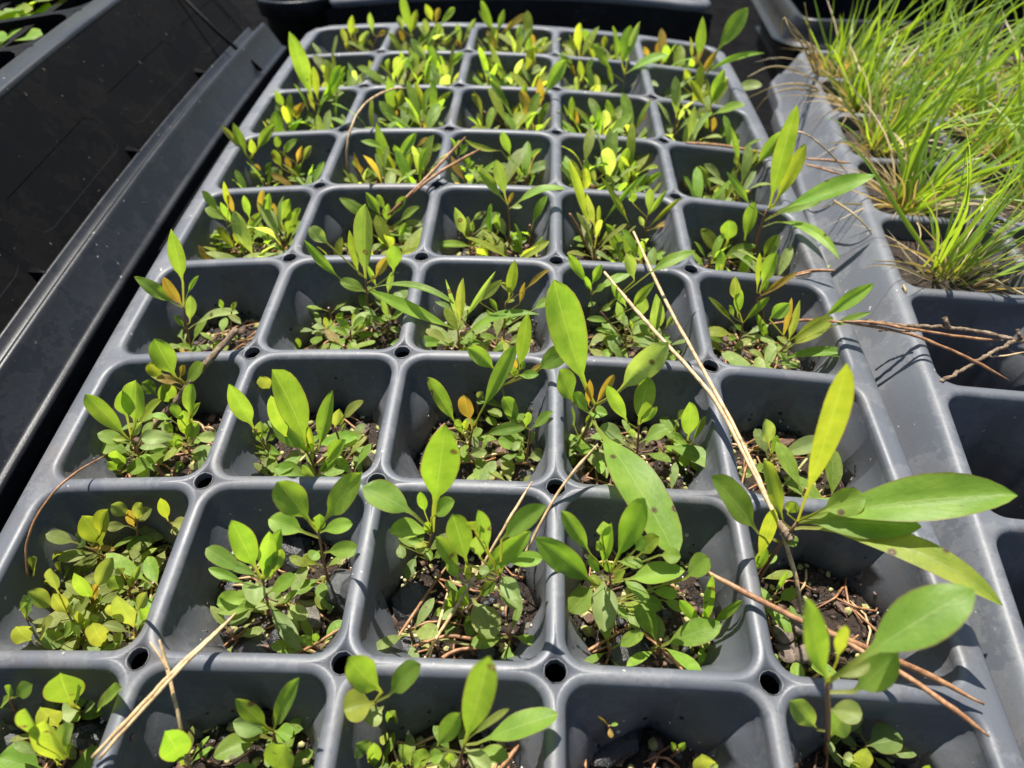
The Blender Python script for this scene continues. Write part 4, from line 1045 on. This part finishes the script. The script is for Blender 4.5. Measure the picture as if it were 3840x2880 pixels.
plant(3, 2, 'e 1000 610', 'pale low leaves at the front of the cell', '950 640 1095 580 55; 1075 575 1165 515 65 p; 850 330 770 360 50 p; 730 350 605 295 52 p')
plant(3, 3, 'e 1615 340', 'bright green hairy tipped seedling at the left', '1600 190 1470 -10 92 b; 1620 190 1690 55 82 b; 1635 235 1895 90 92 b; 1620 230 1580 130 60 b; 1640 240 1720 180 60; 1650 300 1600 330 50', 'g')
plant(3, 3, 'e 1880 560', 'seedling with large dull rounded leaves crossed by a needle', '1850 335 1750 180 82; 1880 340 2035 165 92; 1935 410 1955 260 115 d; 2040 500 2040 245 135 d; F 1400 592 1502 542 36 b; 1900 160 1850 -20 110 d; 1740 430 1590 410 62; 1770 490 1765 625 125 p; 1680 360 1750 320 60; 1810 420 1790 300 70 d; 1890 480 1870 420 30 y; 1870 550 2010 520 60')
plant(3, 3, 'e 2080 620', 'pale leaved seedling at the right web', '2010 520 1930 450 80 d; 2100 470 2170 380 70 p; 2060 540 2130 520 60')
plant(3, 4, 'f 540 730', 'branching red stemmed seedling with folded broad leaves', '680 595 975 400 150 y; 900 405 1242 180 125 b; 955 465 1225 365 66; 640 560 705 270 52 o; 685 555 760 285 72 r; 585 690 1168 665 88 +70 b; 560 410 695 310 130; 600 620 690 700 50', 'r')
plant(3, 4, 'f 360 560', 'seedling with upright narrow leaves and a reddish top leaf', '390 435 562 265 66; 335 440 165 265 52 y; 355 390 365 200 85; 345 300 340 130 95 r; 560 560 475 365 68; 400 490 335 445 48 b; 270 570 155 485 90; 395 565 510 510 78 p; 500 650 620 580 90 d; 330 400 300 320 50')
plant(3, 4, 'f 520 350', 'orange spotted leaf on a slanting stem', '470 285 740 105 60 o; 480 240 500 -20 50 y; 510 200 610 -30 130; 500 240 560 160 50')
# fifth row
plant(4, 0, 'a 1480 1640', 'leafy seedling at the left wall of the dense cell', '1420 1380 1310 1235 72; 1480 1350 1450 1175 52 y; 1470 1430 1330 1350 110; 1500 1450 1430 1310 60; 1490 1570 1310 1500 70; 1440 1640 1310 1590 62; 1520 1400 1475 1250 48 o; 1510 1560 1400 1640 50 p', 'g')
plant(4, 0, 'a 1600 1640', 'yellow leaved seedling in the middle of the dense cell', '1560 1600 1550 1440 112 y; 1620 1420 1580 1265 65; 1595 1510 1705 1385 85; 1560 1480 1510 1380 60; 1600 1540 1660 1440 60 y; 1570 1640 1620 1560 60', 'g')
plant(4, 0, 'a 1740 1600', 'orange topped seedling in the dense cell', '1680 1400 1705 1230 60 o; 1730 1410 1745 1250 75; 1790 1560 1630 1480 92 b; 1790 1410 1770 1315 55 o; 1760 1450 1700 1380 60 o; 1720 1520 1680 1450 50 p', 'r')
plant(4, 0, 'a 1870 1620', 'rounded leaved seedling at the right of the dense cell', '1820 1440 1875 1290 100; 1860 1540 1915 1365 105; 1880 1620 1780 1640 82 b; 1880 1450 1950 1350 60; 1850 1510 1800 1440 60 p; 1860 1590 1930 1560 50', 'g')
plant(4, 1, 'F 830 520', 'dark green narrow leaved seedling', '800 475 733 428 34; 822 465 790 415 30; 848 465 876 425 26; 862 480 908 447 24; 862 488 915 485 24 p; 862 498 892 516 22 p; 802 505 765 440 36; 832 455 815 420 20; 835 480 838 440 26; 820 490 850 500 20 o')
plant(4, 1, 'F 860 530', 'low pale seedling at the right wall', '865 525 900 515 24 p; 860 515 880 480 20; 850 528 830 500 22')
plant(4, 2, 'b 1085 1610', 'lanky seedling with a leaf arching to the right', '1050 1295 890 1105 92; 1065 1285 1000 1035 112 d; 1110 1340 1455 1225 88 +40 b; 1080 1330 1115 1245 40 o; 1095 1345 1172 1345 46 p; 1085 1590 1205 1555 62 p; 1060 1590 1000 1540 60 p')
plant(4, 2, 'b 830 1640', 'grey green seedling at the left of the cell', '800 1530 735 1345 105 p; 880 1500 1030 1385 90 p; 850 1430 940 1370 60 p; 1015 1510 1005 1380 62; 850 1510 850 1435 50 d; 910 1630 975 1540 62; 860 1600 600 1590 66; 880 1570 950 1590 50 p')
plant(4, 3, 'b 1640 1600', 'seedling with long narrow yellow edged leaves', '1620 1500 1475 1035 85 y; 1680 1470 1985 1120 48 +20 b; 1870 1460 1680 1140 62 y; 1645 1480 1590 1255 72 r; 1665 1480 1670 1330 40 y; 1640 1620 1435 1550 82; 1660 1560 1650 1430 60 y', 'g')
plant(4, 3, 'b 1960 1560', 'seedling leaning right with yellowish narrow leaf', '1985 1480 2205 1280 42 y; 1990 1390 2005 1220 82 d; 1890 1320 1880 1230 80; 2020 1480 2165 1440 45 o; 1980 1410 2110 1230 50; 1960 1470 1930 1400 50 p; 2000 1500 2100 1440 40 p')
plant(4, 3, 'b 1830 1680', 'broad dull leaves at the front of the cell', '1830 1680 1715 1450 115; 1880 1680 1850 1500 130 d; 1960 1700 2230 1620 90 b')
plant(4, 4, 'c 430 1580', 'tall seedling with lance leaves over the dark gap', '560 1350 740 680 150; 590 1330 795 930 125 y; 620 1370 1250 1135 150 b; 590 1400 900 1300 100; 600 1440 1015 1680 88 +55 b; 440 1340 285 1115 70; 400 1560 470 1305 115; 545 1360 600 1330 40 y', 'r', sr=.014)
plant(4, 4, 'c 250 1680', 'round leaved seedling at the left front of the cell', '250 1640 115 1490 125 y; 290 1570 300 1425 145; 255 1670 475 1590 112; 520 1670 625 1520 112; 240 1660 160 1660 60')
# sixth row
plant(5, 4, 'c 380 1260', 'seedling with upright oval leaf slanting over the right rim', '470 1075 655 845 112; 385 1115 485 975 88 y; 365 1060 310 815 52; 285 1200 375 1065 70 r; 350 1080 340 1000 50 r; 505 1210 545 1095 85 d; 500 1230 600 1155 42; 450 1280 430 1150 52 o; 330 1240 270 1210 50 p')
plant(5, 4, 'c 180 1290', 'low grey seedling at the left of the cell', '180 1230 105 1075 85 d; 260 1180 140 1065 72 p; 120 1240 80 1150 60 p; 200 1270 260 1200 60 p; 60 1230 10 1160 50 o')
plant(5, 3, 'b 1780 1240', 'tight upright leaf cluster', '1790 1140 1860 955 82; 1750 1190 1705 1035 50; 1700 1130 1655 1030 60 p; 1880 1210 1905 1040 88; 1590 1200 1560 1100 50 p; 1820 1200 1830 1090 90 d; 1560 1190 1490 1030 55 r; 1830 1300 2100 1105 80 b; 1650 1210 1600 1060 60 p')
plant(5, 1, 'b 330 1190', 'broad leaved upright seedling with yellow front leaf', '310 1190 225 795 115; 370 1050 490 855 95; 290 970 125 915 52 b; 345 1160 265 980 105 y; 430 1130 450 1000 70; 400 1010 560 985 52 b; 370 1000 340 940 60 b; 340 1170 230 1070 50; 480 960 560 890 40 o')
plant(5, 1, 'b 560 1000', 'thin stemmed seedling near the right web', '560 985 655 945 60; 520 1000 600 890 40 r; 540 1150 600 1070 60 p; 520 1140 500 1080 50')
plant(5, 1, 'b 140 1180', 'small seedling at the left of the cell', '130 1160 75 1040 60 d; 150 1160 225 1080 52; 140 1180 170 1170 60 p; 130 1130 120 1070 40 o')
plant(5, 2, 'b 1095 1190', 'spotted seedling with a thin arched leaf', '1095 1010 1040 850 85; 1035 975 800 905 50 +60 y; 1170 1065 1300 965 52 b; 1190 1135 1345 1065 92 p; 1100 1110 1010 1070 60 p; 1130 1100 1090 1000 60; 1150 1140 1130 1060 50 r; 1240 1180 1240 1080 30; 1310 1190 1330 1110 70 o')
plant(5, 2, 'b 770 1160', 'bright green small weed at the left wall', '740 980 705 890 60 b; 760 1010 820 940 62 b; 750 960 780 910 50 b; 800 1100 860 1050 50 b; 740 1040 700 1000 50 b; 870 1150 920 1070 50 b; 780 1150 860 1140 60 b; 820 1080 800 1000 60 b; 760 1100 720 1080 50 b', 'g')
plant(5, 0, 'a 1640 1190', 'upright narrow leaved seedling', '1590 1000 1430 810 52 r; 1600 1010 1510 795 85; 1640 1010 1625 895 65 y; 1660 980 1785 805 85; 1620 1170 1580 1030 85; 1690 1130 1650 1060 50 o; 1700 1150 1760 1050 50; 1650 1080 1600 1000 60 d', 'g')
plant(5, 0, 'a 1850 1190', 'orange tinged seedling at the right', '1800 970 1795 875 60; 1830 1000 1925 900 72; 1825 1090 1770 970 72 y; 1925 1060 1960 945 50 o; 1960 1050 2020 945 60 r; 1850 1190 1750 1095 95 p; 1880 1200 1955 1060 62; 1890 1100 1850 1010 50 o; 1700 1200 1640 1170 60 o')
# seventh row
plant(6, 0, 'a 2030 790', 'seedling with one very tall blade like leaf', '2030 660 1875 205 130; 2060 650 2030 430 70 y; 2120 620 2210 425 75 b; 2090 660 2230 600 90 p; 2070 700 2240 470 80 b; 2040 720 1990 600 40 r', 'r')
plant(6, 0, 'a 1860 800', 'low orange and pale green seedling', '1840 700 1785 585 62; 1890 770 1985 660 60 o; 1780 790 1695 690 50 d; 1850 740 1770 650 85 p; 1930 780 1910 680 70 y; 1800 820 1770 740 60 p; 1950 800 2020 760 60 d')
plant(6, 1, 'b 340 800', 'seedling with an upright grey leaf and a yellow leaf', '330 750 300 490 100; 360 710 395 575 90 y; 330 790 165 735 70 p; 400 740 455 695 62 p; 350 790 330 690 70 o; 270 780 180 700 60; 390 860 310 745 62; 440 870 525 720 85')
plant(6, 1, 'b 575 820', 'thin branching seedling at the right', '560 725 475 530 52 y; 590 710 710 595 52 y; 605 750 665 660 66 b; 560 760 490 650 40 y; 590 740 600 650 50', 'g')
plant(6, 2, 'b 1180 820', 'seedling with a large upright oval leaf over the web', '1310 620 1460 390 115; 1290 690 1285 500 75 o; 1100 730 960 520 72; 1170 660 1195 550 60; 920 720 845 610 60 y; 1120 800 1150 690 50 y; 1180 750 1180 640 60 d; 1080 860 1130 730 35 y; 1240 740 1330 700 60 p')
plant(6, 3, 'b 1540 850', 'seedling with an upright orange leaf', '1510 840 1495 625 65; 1530 850 1510 700 50 o; 1590 840 1570 730 60 p; 1620 800 1640 740 60 b; 1470 780 1440 680 40 d; 1560 850 1610 760 60')
plant(6, 3, 'b 1810 860', 'grey green seedling with upright leaves', '1770 820 1720 645 75; 1790 800 1865 700 62 y; 1920 800 1975 735 55 o; 1860 840 1870 730 80 d; 1800 850 1750 760 70 p; 1840 870 1920 850 60 p; 1890 870 1800 840 40 o')
plant(6, 4, 'c 170 880', 'bright two toned seedling reaching over the rim', '180 690 270 450 100 b; 150 700 45 515 65 y; 180 750 405 680 70 b; 170 850 120 730 60; 190 860 205 760 55 o; 175 690 300 500 60 y; 230 900 310 810 90; 60 870 20 800 60 p; 20 780 -60 700 60')
# eighth row
plant(7, 4, 'c 60 600', 'seedling with two tall paddle leaves at the right rim', '100 390 130 105 85; 220 340 425 50 135; 160 470 530 345 52 +30 b; 110 490 220 330 46 o; 50 560 10 440 50 y; 90 540 250 290 22; 60 380 50 240 30 r; 320 580 515 555 82 p; 0 560 50 450 60 y', 'g')
plant(7, 3, 'b 1790 600', 'seedling with tall twin paddle leaves', '1820 420 1875 165 115; 1850 400 1935 140 65 p; 1750 470 1630 290 75; 1840 480 2120 360 80 b; 1890 545 2055 560 55 p; 1670 595 1640 480 62 p; 1870 600 1940 610 50 b; 1760 560 1720 400 40', 'g')
plant(7, 3, 'b 1560 590', 'slender yellow leaved seedling at the left', '1560 530 1540 390 55 y; 1570 500 1630 380 50; 1520 500 1465 395 40 o; 1550 580 1460 570 50 p; 1510 460 1400 350 60')
plant(7, 1, 'b 600 540', 'dense bright seedling with orange leaves', '500 460 440 300 80 d; 560 420 450 250 80 p; 620 480 570 290 70 b; 650 500 640 360 70 b; 690 440 790 340 70 b; 500 500 480 420 60 o; 560 500 530 390 80 p; 720 540 770 500 60 p; 620 540 560 480 60 y; 420 460 380 330 40')
plant(7, 1, 'b 300 560', 'upright seedling at the left with yellow leaf', '250 540 180 390 60 y; 280 500 310 380 60; 370 480 330 420 60; 320 600 290 490 90; 420 560 380 510 80 p')
plant(7, 2, 'b 900 560', 'curled leaf seedling with yellow leaves', '860 470 790 350 50; 920 520 870 460 50 y; 1050 500 960 280 50 p; 1000 470 960 370 70 p; 930 540 830 540 50 o; 1040 530 1020 400 50')
plant(7, 2, 'b 1190 560', 'yellow green seedling at the right', '1190 470 1240 330 60 y; 1120 550 1180 380 50; 1230 480 1300 440 70 p; 1200 340 1230 240 60; 1180 500 1150 420 50 d; 1260 400 1200 320 70 y')
plant(7, 0, 'a 2150 560', 'low pale seedling behind the tall blade leaf', '2130 560 2110 430 60; 2180 560 2240 430 60 b; 1990 480 1900 430 40 o; 1960 560 1890 480 50; 2200 580 2300 540 60 p')
# rearmost row
plant(8, 1, 'b 460 310', 'tall seedling with a leaf reaching the top edge', '460 240 395 -30 72; 450 220 490 60 70 y; 400 200 370 100 60 p; 400 280 380 190 60 o; 450 300 300 200 50 p; 500 280 560 220 60 b', 'g')
plant(8, 1, 'b 620 310', 'yellow and orange topped seedling', '590 140 545 25 62 y; 610 150 635 50 50 o; 640 170 735 50 55; 560 240 540 120 60 p; 640 250 620 140 80 d; 640 280 720 250 70 p; 660 290 700 290 50 o')
plant(8, 1, 'b 780 300', 'small dark seedling at the right', '770 290 750 150 50 d; 790 280 870 120 55 p; 780 300 740 260 50 o')
plant(8, 2, 'b 1000 300', 'seedling with tall yellow green fan of leaves', '990 230 905 0 62 b; 1000 220 890 70 50 y; 1010 210 1055 60 50; 1030 225 1205 90 55 o; 980 240 940 210 50 o; 1000 300 900 240 40; 1090 280 1080 190 50 d', 'g')
plant(8, 2, 'b 1180 310', 'orange leaved seedling at the right', '1240 310 1230 220 60 o; 1150 300 1160 160 60; 1280 300 1340 250 60 p; 1210 350 1220 240 50 p; 1140 310 1160 260 50 y; 1230 330 1340 290 60')
plant(8, 3, 'b 1620 340', 'seedling with pale drooping leaves', '1640 340 1570 190 65 b; 1540 320 1425 285 60 y; 1700 330 1710 230 50 y; 1680 350 1640 280 70 p; 1740 340 1790 290 50 p')
plant(8, 0, 'b 50 310', 'yellow topped seedling', '60 240 70 100 60 y; 40 300 0 180 50 r; 80 220 110 180 40 y; 110 300 180 200 60 p; 120 320 150 260 60; 30 320 50 260 50 y')
plant(8, 0, 'b 200 310', 'thin single leaved seedling', '205 220 185 80 50 d; 230 240 290 205 40 o; 200 300 170 260 40 r')
plant(8, 4, 'c -260 380', 'low orange seedling', '-220 380 -250 300 50 o; -170 380 -150 260 50 o; -190 390 -300 340 50; -130 380 -100 290 60 r')

# small seedlings filling the cells
SLOT = {(-1, 1): 'back left', (0, 1): 'back', (1, 1): 'back right', (-1, 0): 'left', (0, 0): 'centre', (1, 0): 'right', (-1, -1): 'front left', (0, -1): 'front', (1, -1): 'front right'}
FILL = {0: [2, 1, 2, 0, 2], 1: [9, 2, 2, 2, 1], 2: [4, 4, 3, 3, 2], 3: [2, 5, 4, 5, 4], 4: [5, 5, 5, 6, 4], 5: [5, 6, 5, 6, 5], 6: [6, 6, 7, 6, 5], 7: [6, 7, 7, 6, 4], 8: [4, 7, 7, 6, 5]}
SIZES = ['tiny', 'small']
def small_seedling(row, col, slot):
    u, v = slot[0]*.24+R3.uniform(-.06, .06), slot[1]*.24+R3.uniform(-.06, .06)
    x, y = col-2+u, row-.5+v
    z = soil_z(x, y)-.01
    far = row >= 4
    big = R3.random() < (.5 if far else .2)
    nl = R3.choice([4, 5, 6, 7]) if big else R3.choice([3, 4, 4, 5])
    up = R3.uniform(.45, 1.0) if far else R3.uniform(.05, .5)
    h = R3.uniform(.06, .18)*(1.5 if big else 1)*(1.4 if far else 1)
    tone = R3.choice(['g', 'b', 'p', 'p', 'y', 'y', 'r', 'b'] if far else ['g', 'p', 'g', 'd', 'b', 'r'])
    word = {'g': 'green', 'p': 'pale green', 'd': 'dull green', 'y': 'yellowish', 'r': 'reddish', 'b': 'bright green'}[tone]
    root = thing('seedling', '%s %s seedling at the %s of the %s cell, %s' % ('leafy' if big else 'tiny', word, SLOT[slot], COLN[col], ROWN[row]), 'seedling', W(x, y, z), 'seedlings in the plug tray')
    s = bpy.data.objects.new('stem', SMESH); C.objects.link(s); s.parent = root; s.scale = (1, 1, h+.03); s.color = (*STEMC['r'], 1)
    a0 = R3.uniform(0, 6.28)
    for k in range(nl):
        me = VAR[R3.randrange(10)]
        o = bpy.data.objects.new('leaf', me); C.objects.link(o); o.parent = root
        L = R3.uniform(.13, .22)*(1.5 if big else 1)*(1.42 if far else 1)
        t = k/max(1, nl-1)
        el = lerp(.05, 1.25, t*up+up*.35)+R3.uniform(-.15, .15)
        o.scale = (L*R3.uniform(.7, .95)*(.8 if far else 1.15), L, L)
        o.rotation_euler = (min(1.35, el), R3.uniform(-.25, .25), a0+k*2.4+R3.uniform(-.3, .3))
        rz = o.rotation_euler[2]
        o.location = Vector((-math.sin(rz)*.03, math.cos(rz)*.03, h*lerp(.35, 1, t)+.015))*P
        cc = tone
        if t > .7 and R3.random() < (.28 if far else .15): cc = R3.choice(['o', 'r', 'y', 'y'])
        o.color = jit(COL[cc], R3, .2)
for row in range(9):
    for col in range(5):
        free = [s for s in SLOT if all(abs(s[0]*.24-a)+abs(s[1]*.24-b) > .16 for a, b in OCC.get((row, col), []))]
        R3.shuffle(free)
        if row < 4: free.sort(key=lambda s: -s[1]+R3.uniform(0, 1.5), reverse=True)
        for s in free[:FILL[row][col]]: small_seedling(row, col, s)

# large leaved seedlings seen through the crate's lattice
R4 = random.Random(31)
for k, (x, y, nm) in enumerate([(-2.3, 5.5, 'pale leafy plant left of the bars under the crate lattice'), (-2.2, 6.8, 'bright plant beside the border under the crate lattice'), (-2.05, 5.75, 'bright broad leaved seedling under the near end of the crate lattice'), (-2.55, 6.95, 'second bright leafy seedling under the crate lattice'), (-2.95, 7.2, 'yellow green seedling at the far side under the crate lattice'), (-1.95, 6.35, 'bright green plant deepest under the crate lattice'), (-2.5, 6.3, 'bright green plant at the frame edge under the crate lattice'), (-1.75, 5.3, 'leafy plant at the top left corner under the crate lattice')]):
    x -= .28; y += .12
    root = thing('seedling', nm, 'seedling', frc(x, y, -.12), 'seedlings under the crate')
    org = root.location.copy()
    for q in range(12):
        a = q*2.4+k; L = R4.uniform(.40, .75); h = R4.uniform(.52, .80)
        b = org+Vector((math.cos(a)*.04, math.sin(a)*.04, h))*P
        t = b+Vector((math.cos(a)*L, math.sin(a)*L, R4.uniform(.0, .25)))*P
        m_ = (b+t)*.5+Vector((0, 0, .1))*P
        V, F, UV = leaf_geo(org, b, m_, t, L*.62*P, Vector((0, 0, 1)), .12, R4.random()*6, 10, 5, .06)
        o = mesh_obj('leaf', V, F, M_LEAF, root, True, org, UV); o.color = jit(COL[R4.choice('bbyg')], R4)
    vs, fs = tube([org, org+Vector((.002, 0, .45))*P, org+Vector((0, 0, .78))*P], [.03*P, .025*P, .012*P], 6)
    s = mesh_obj('stem', [v for v in vs], fs, M_STEM, root, True, org); s.color = (*STEMC['g'], 1)

# ------------------------------------------------------------------ grass in the right tray
R6 = random.Random(11)
def blade(base, d, L, w, sag, seed, n=7, twist=.5):
    """ribbon from base along d (metres), sagging"""
    V, F, UV = [], [], []
    r = random.Random(seed)
    side = d.cross(Vector((0, 0, 1)))
    if side.length < .05: side = Vector((1, 0, 0))
    side.normalize()
    side = Matrix.Rotation(r.uniform(0, 6.28), 3, d.normalized()) @ side
    for i in range(n):
        u = i/(n-1)
        p = base+d*(L*u)+Vector((0, 0, -1))*(sag*L*u*u)+Vector((d.x, d.y, 0))*(sag*.5*L*u*u)
        p = p+side*(.03*L*math.sin(u*5+seed))
        x = Matrix.Rotation(twist*u*r.uniform(.5, 1), 3, d.normalized()) @ side
        hw = w*.5*min(1, .55+u*1.5)*(1-u**2.4)+.00003
        up = x.cross(d).normalized()
        V += [p-x*hw+up*hw*.3, p, p+x*hw+up*hw*.3]; UV += [(u, 0), (u, .5), (u, 1)]
    for i in range(n-1):
        F += [(i*3, i*3+1, i*3+4, i*3+3), (i*3+1, i*3+2, i*3+5, i*3+4)]
    return V, F, UV
TUFTS = [(0, 0, .50, .40, 80, 'small open grass tuft in the nearest planted cell beside the left flange'), (0, 1, .42, .38, 150, 'dense bright grass tuft, second planted cell along the left flange'),
 (0, 2, .4, .5, 150, 'tall grass tuft, third planted cell along the left flange'), (0, 3, .42, .45, 150, 'grass tuft with tan dead blades at the left flange'), (0, 4, .4, .5, 120, 'farthest left grass tuft with dry blades hanging over the rim'),
 (1, 0, .6, .45, 100, 'grass tuft at the right edge, nearest planted row'), (1, 1, .5, .5, 140, 'grass tuft at the right edge, second planted row'), (1, 2, .5, .5, 150, 'grass tuft, second column of the third planted row'),
 (1, 3, .5, .5, 150, 'grass tuft, second column of the fourth planted row'), (1, 4, .5, .5, 120, 'grass tuft, second column of the farthest row'), (2, 1, .5, .5, 90, 'grass tuft, third column of the second planted row'), (2, 2, .5, .5, 110, 'grass tuft, third column of the third planted row'), (2, 3, .5, .5, 120, 'grass tuft, third column of the fourth planted row'), (2, 4, .5, .5, 110, 'grass tuft, third column of the farthest row'), (3, 3, .5, .5, 90, 'grass tuft at the far right, fourth planted row'), (3, 4, .5, .5, 90, 'grass tuft at the far right, farthest row')]
for (i, j, u, v, n, lab) in TUFTS:
    cx, cy = i+u, j+v
    root = thing('grass_tuft', lab, 'grass', fr2(cx, cy, -.16), 'grass tufts in the right tray')
    org = root.location.copy()
    gm, dm = MB(), MB()
    indiv = 0
    for k in range(int(n*.80)):
        a, rr = R6.uniform(0, 6.28), abs(R6.gauss(0, .095))
        bx, by = cx+rr*math.cos(a), cy+rr*math.sin(a)
        bx = min(i+.84, max(i+.16, bx)); by = min(j+.84, max(j+.16, by))
        dry = R6.random() < (.42 if i > 0 or j < 3 else .45)
        far = .75+.12*j
        L = (R6.choice([.6, .8, 1.0, 1.25, 1.55, 1.9])*R6.uniform(.8, 1.15) if not dry else R6.uniform(.4, 1.2))*P
        sp = R6.uniform(.05, .75) if not dry else R6.uniform(.2, 1.2)
        lean = R6.gauss(.0, 1.0)
        d = Vector((.30+sp*math.cos(a)*.9+R6.gauss(0, .22), .10+sp*math.sin(a)*.9+R6.gauss(0, .25), 1.0)).normalized() if not dry else Vector((sp*math.cos(a)-.1, sp*math.sin(a), .8)).normalized()
        w = R6.uniform(.018, .046)*P if not dry else R6.uniform(.010, .026)*P
        V, F, UV = blade(fr2(bx, by, -.18), d, L, w, R6.choice([.02, .1, .2, .35, .6])*R6.uniform(.6, 1.3) if not dry else R6.uniform(.1, .6), k*1.7+i+j*3, 8)
        if not dry and indiv < 20 and L > .9*P and w > .027*P:
            indiv += 1
            mesh_obj('blade', V, F, M_GRASS, root, True, org, UV)
        else: (dm if dry else gm).add(V, F, True, UV)
    o = gm.build('green_blades', M_GRASS, root, org); o['kind'] = 'stuff'
    o = dm.build('dry_blades', M_DRYGRASS, root, org); o['kind'] = 'stuff'
# dry blades of grass hanging out over the left flange and over the near web
def stalk(label, pts, w):
    q = [W(p.x, p.y, h) for p, h in ((at_dz(o, x, y, h), h) for (o, x, y, h) in pts)]
    s = spline(q, 8); k = len(s)
    vs, fs = tube(s, [w*P*lerp(1, .35, i/(k-1)) for i in range(k)], 5, 2, .05)
    o = mesh_obj('dry_stalk', vs, fs, M_DRYGRASS, None, True, q[0].copy()); tag(o, label, 'grass blade', 'dry grass blades hanging over the rim')
stalk('long dry blade drooping left over the dark gap, topmost', [('c', 860, 520, .05), ('c', 700, 445, .25), ('c', 560, 435, .3), ('c', 420, 500, .2)], .012)
stalk('dry blade drooping left into the gap, middle one', [('c', 870, 570, .05), ('c', 740, 545, .2), ('c', 600, 560, .2), ('c', 430, 630, .0)], .011)
stalk('dry blade drooping left into the gap, lowest one', [('c', 860, 590, .05), ('c', 700, 575, .15), ('c', 560, 620, .1), ('c', 470, 720, -.2)], .011)
stalk('dry blade standing at the far corner of the right tray', [('c', 860, 480, .05), ('c', 780, 300, .6), ('c', 700, 200, .9), ('c', 660, 110, 1.0)], .012)
stalk('dry blade bent sharply at the far corner', [('c', 880, 470, .05), ('c', 800, 280, .6), ('c', 660, 120, .9), ('c', 640, 240, .7)], .010)
stalk('straight tan blade at the far corner', [('c', 880, 500, .05), ('c', 830, 250, .5), ('c', 790, 20, .9)], .014)
stalk('tan blade arching over the right flange to the near web', [('c', 980, 1300, .1), ('c', 1100, 1380, .12), ('c', 1200, 1480, .05), ('c', 1270, 1600, -.1)], .011)
stalk('pale blade curling over the near web of the grass cells', [('f', 1430, 190, .05), ('f', 1445, 230, .04), ('f', 1430, 275, -.02), ('f', 1408, 312, -.1)], .012)
stalk('long dry blade arching along the near web at the right edge', [('f', 1880, 200, -.1), ('f', 2000, 150, .1), ('f', 2100, 200, .1), ('f', 2230, 260, .05)], .014)
stalk('dry blade rising to the right beside the near web', [('f', 1960, 215, -.1), ('f', 2080, 170, .1), ('f', 2230, 90, .25)], .014)
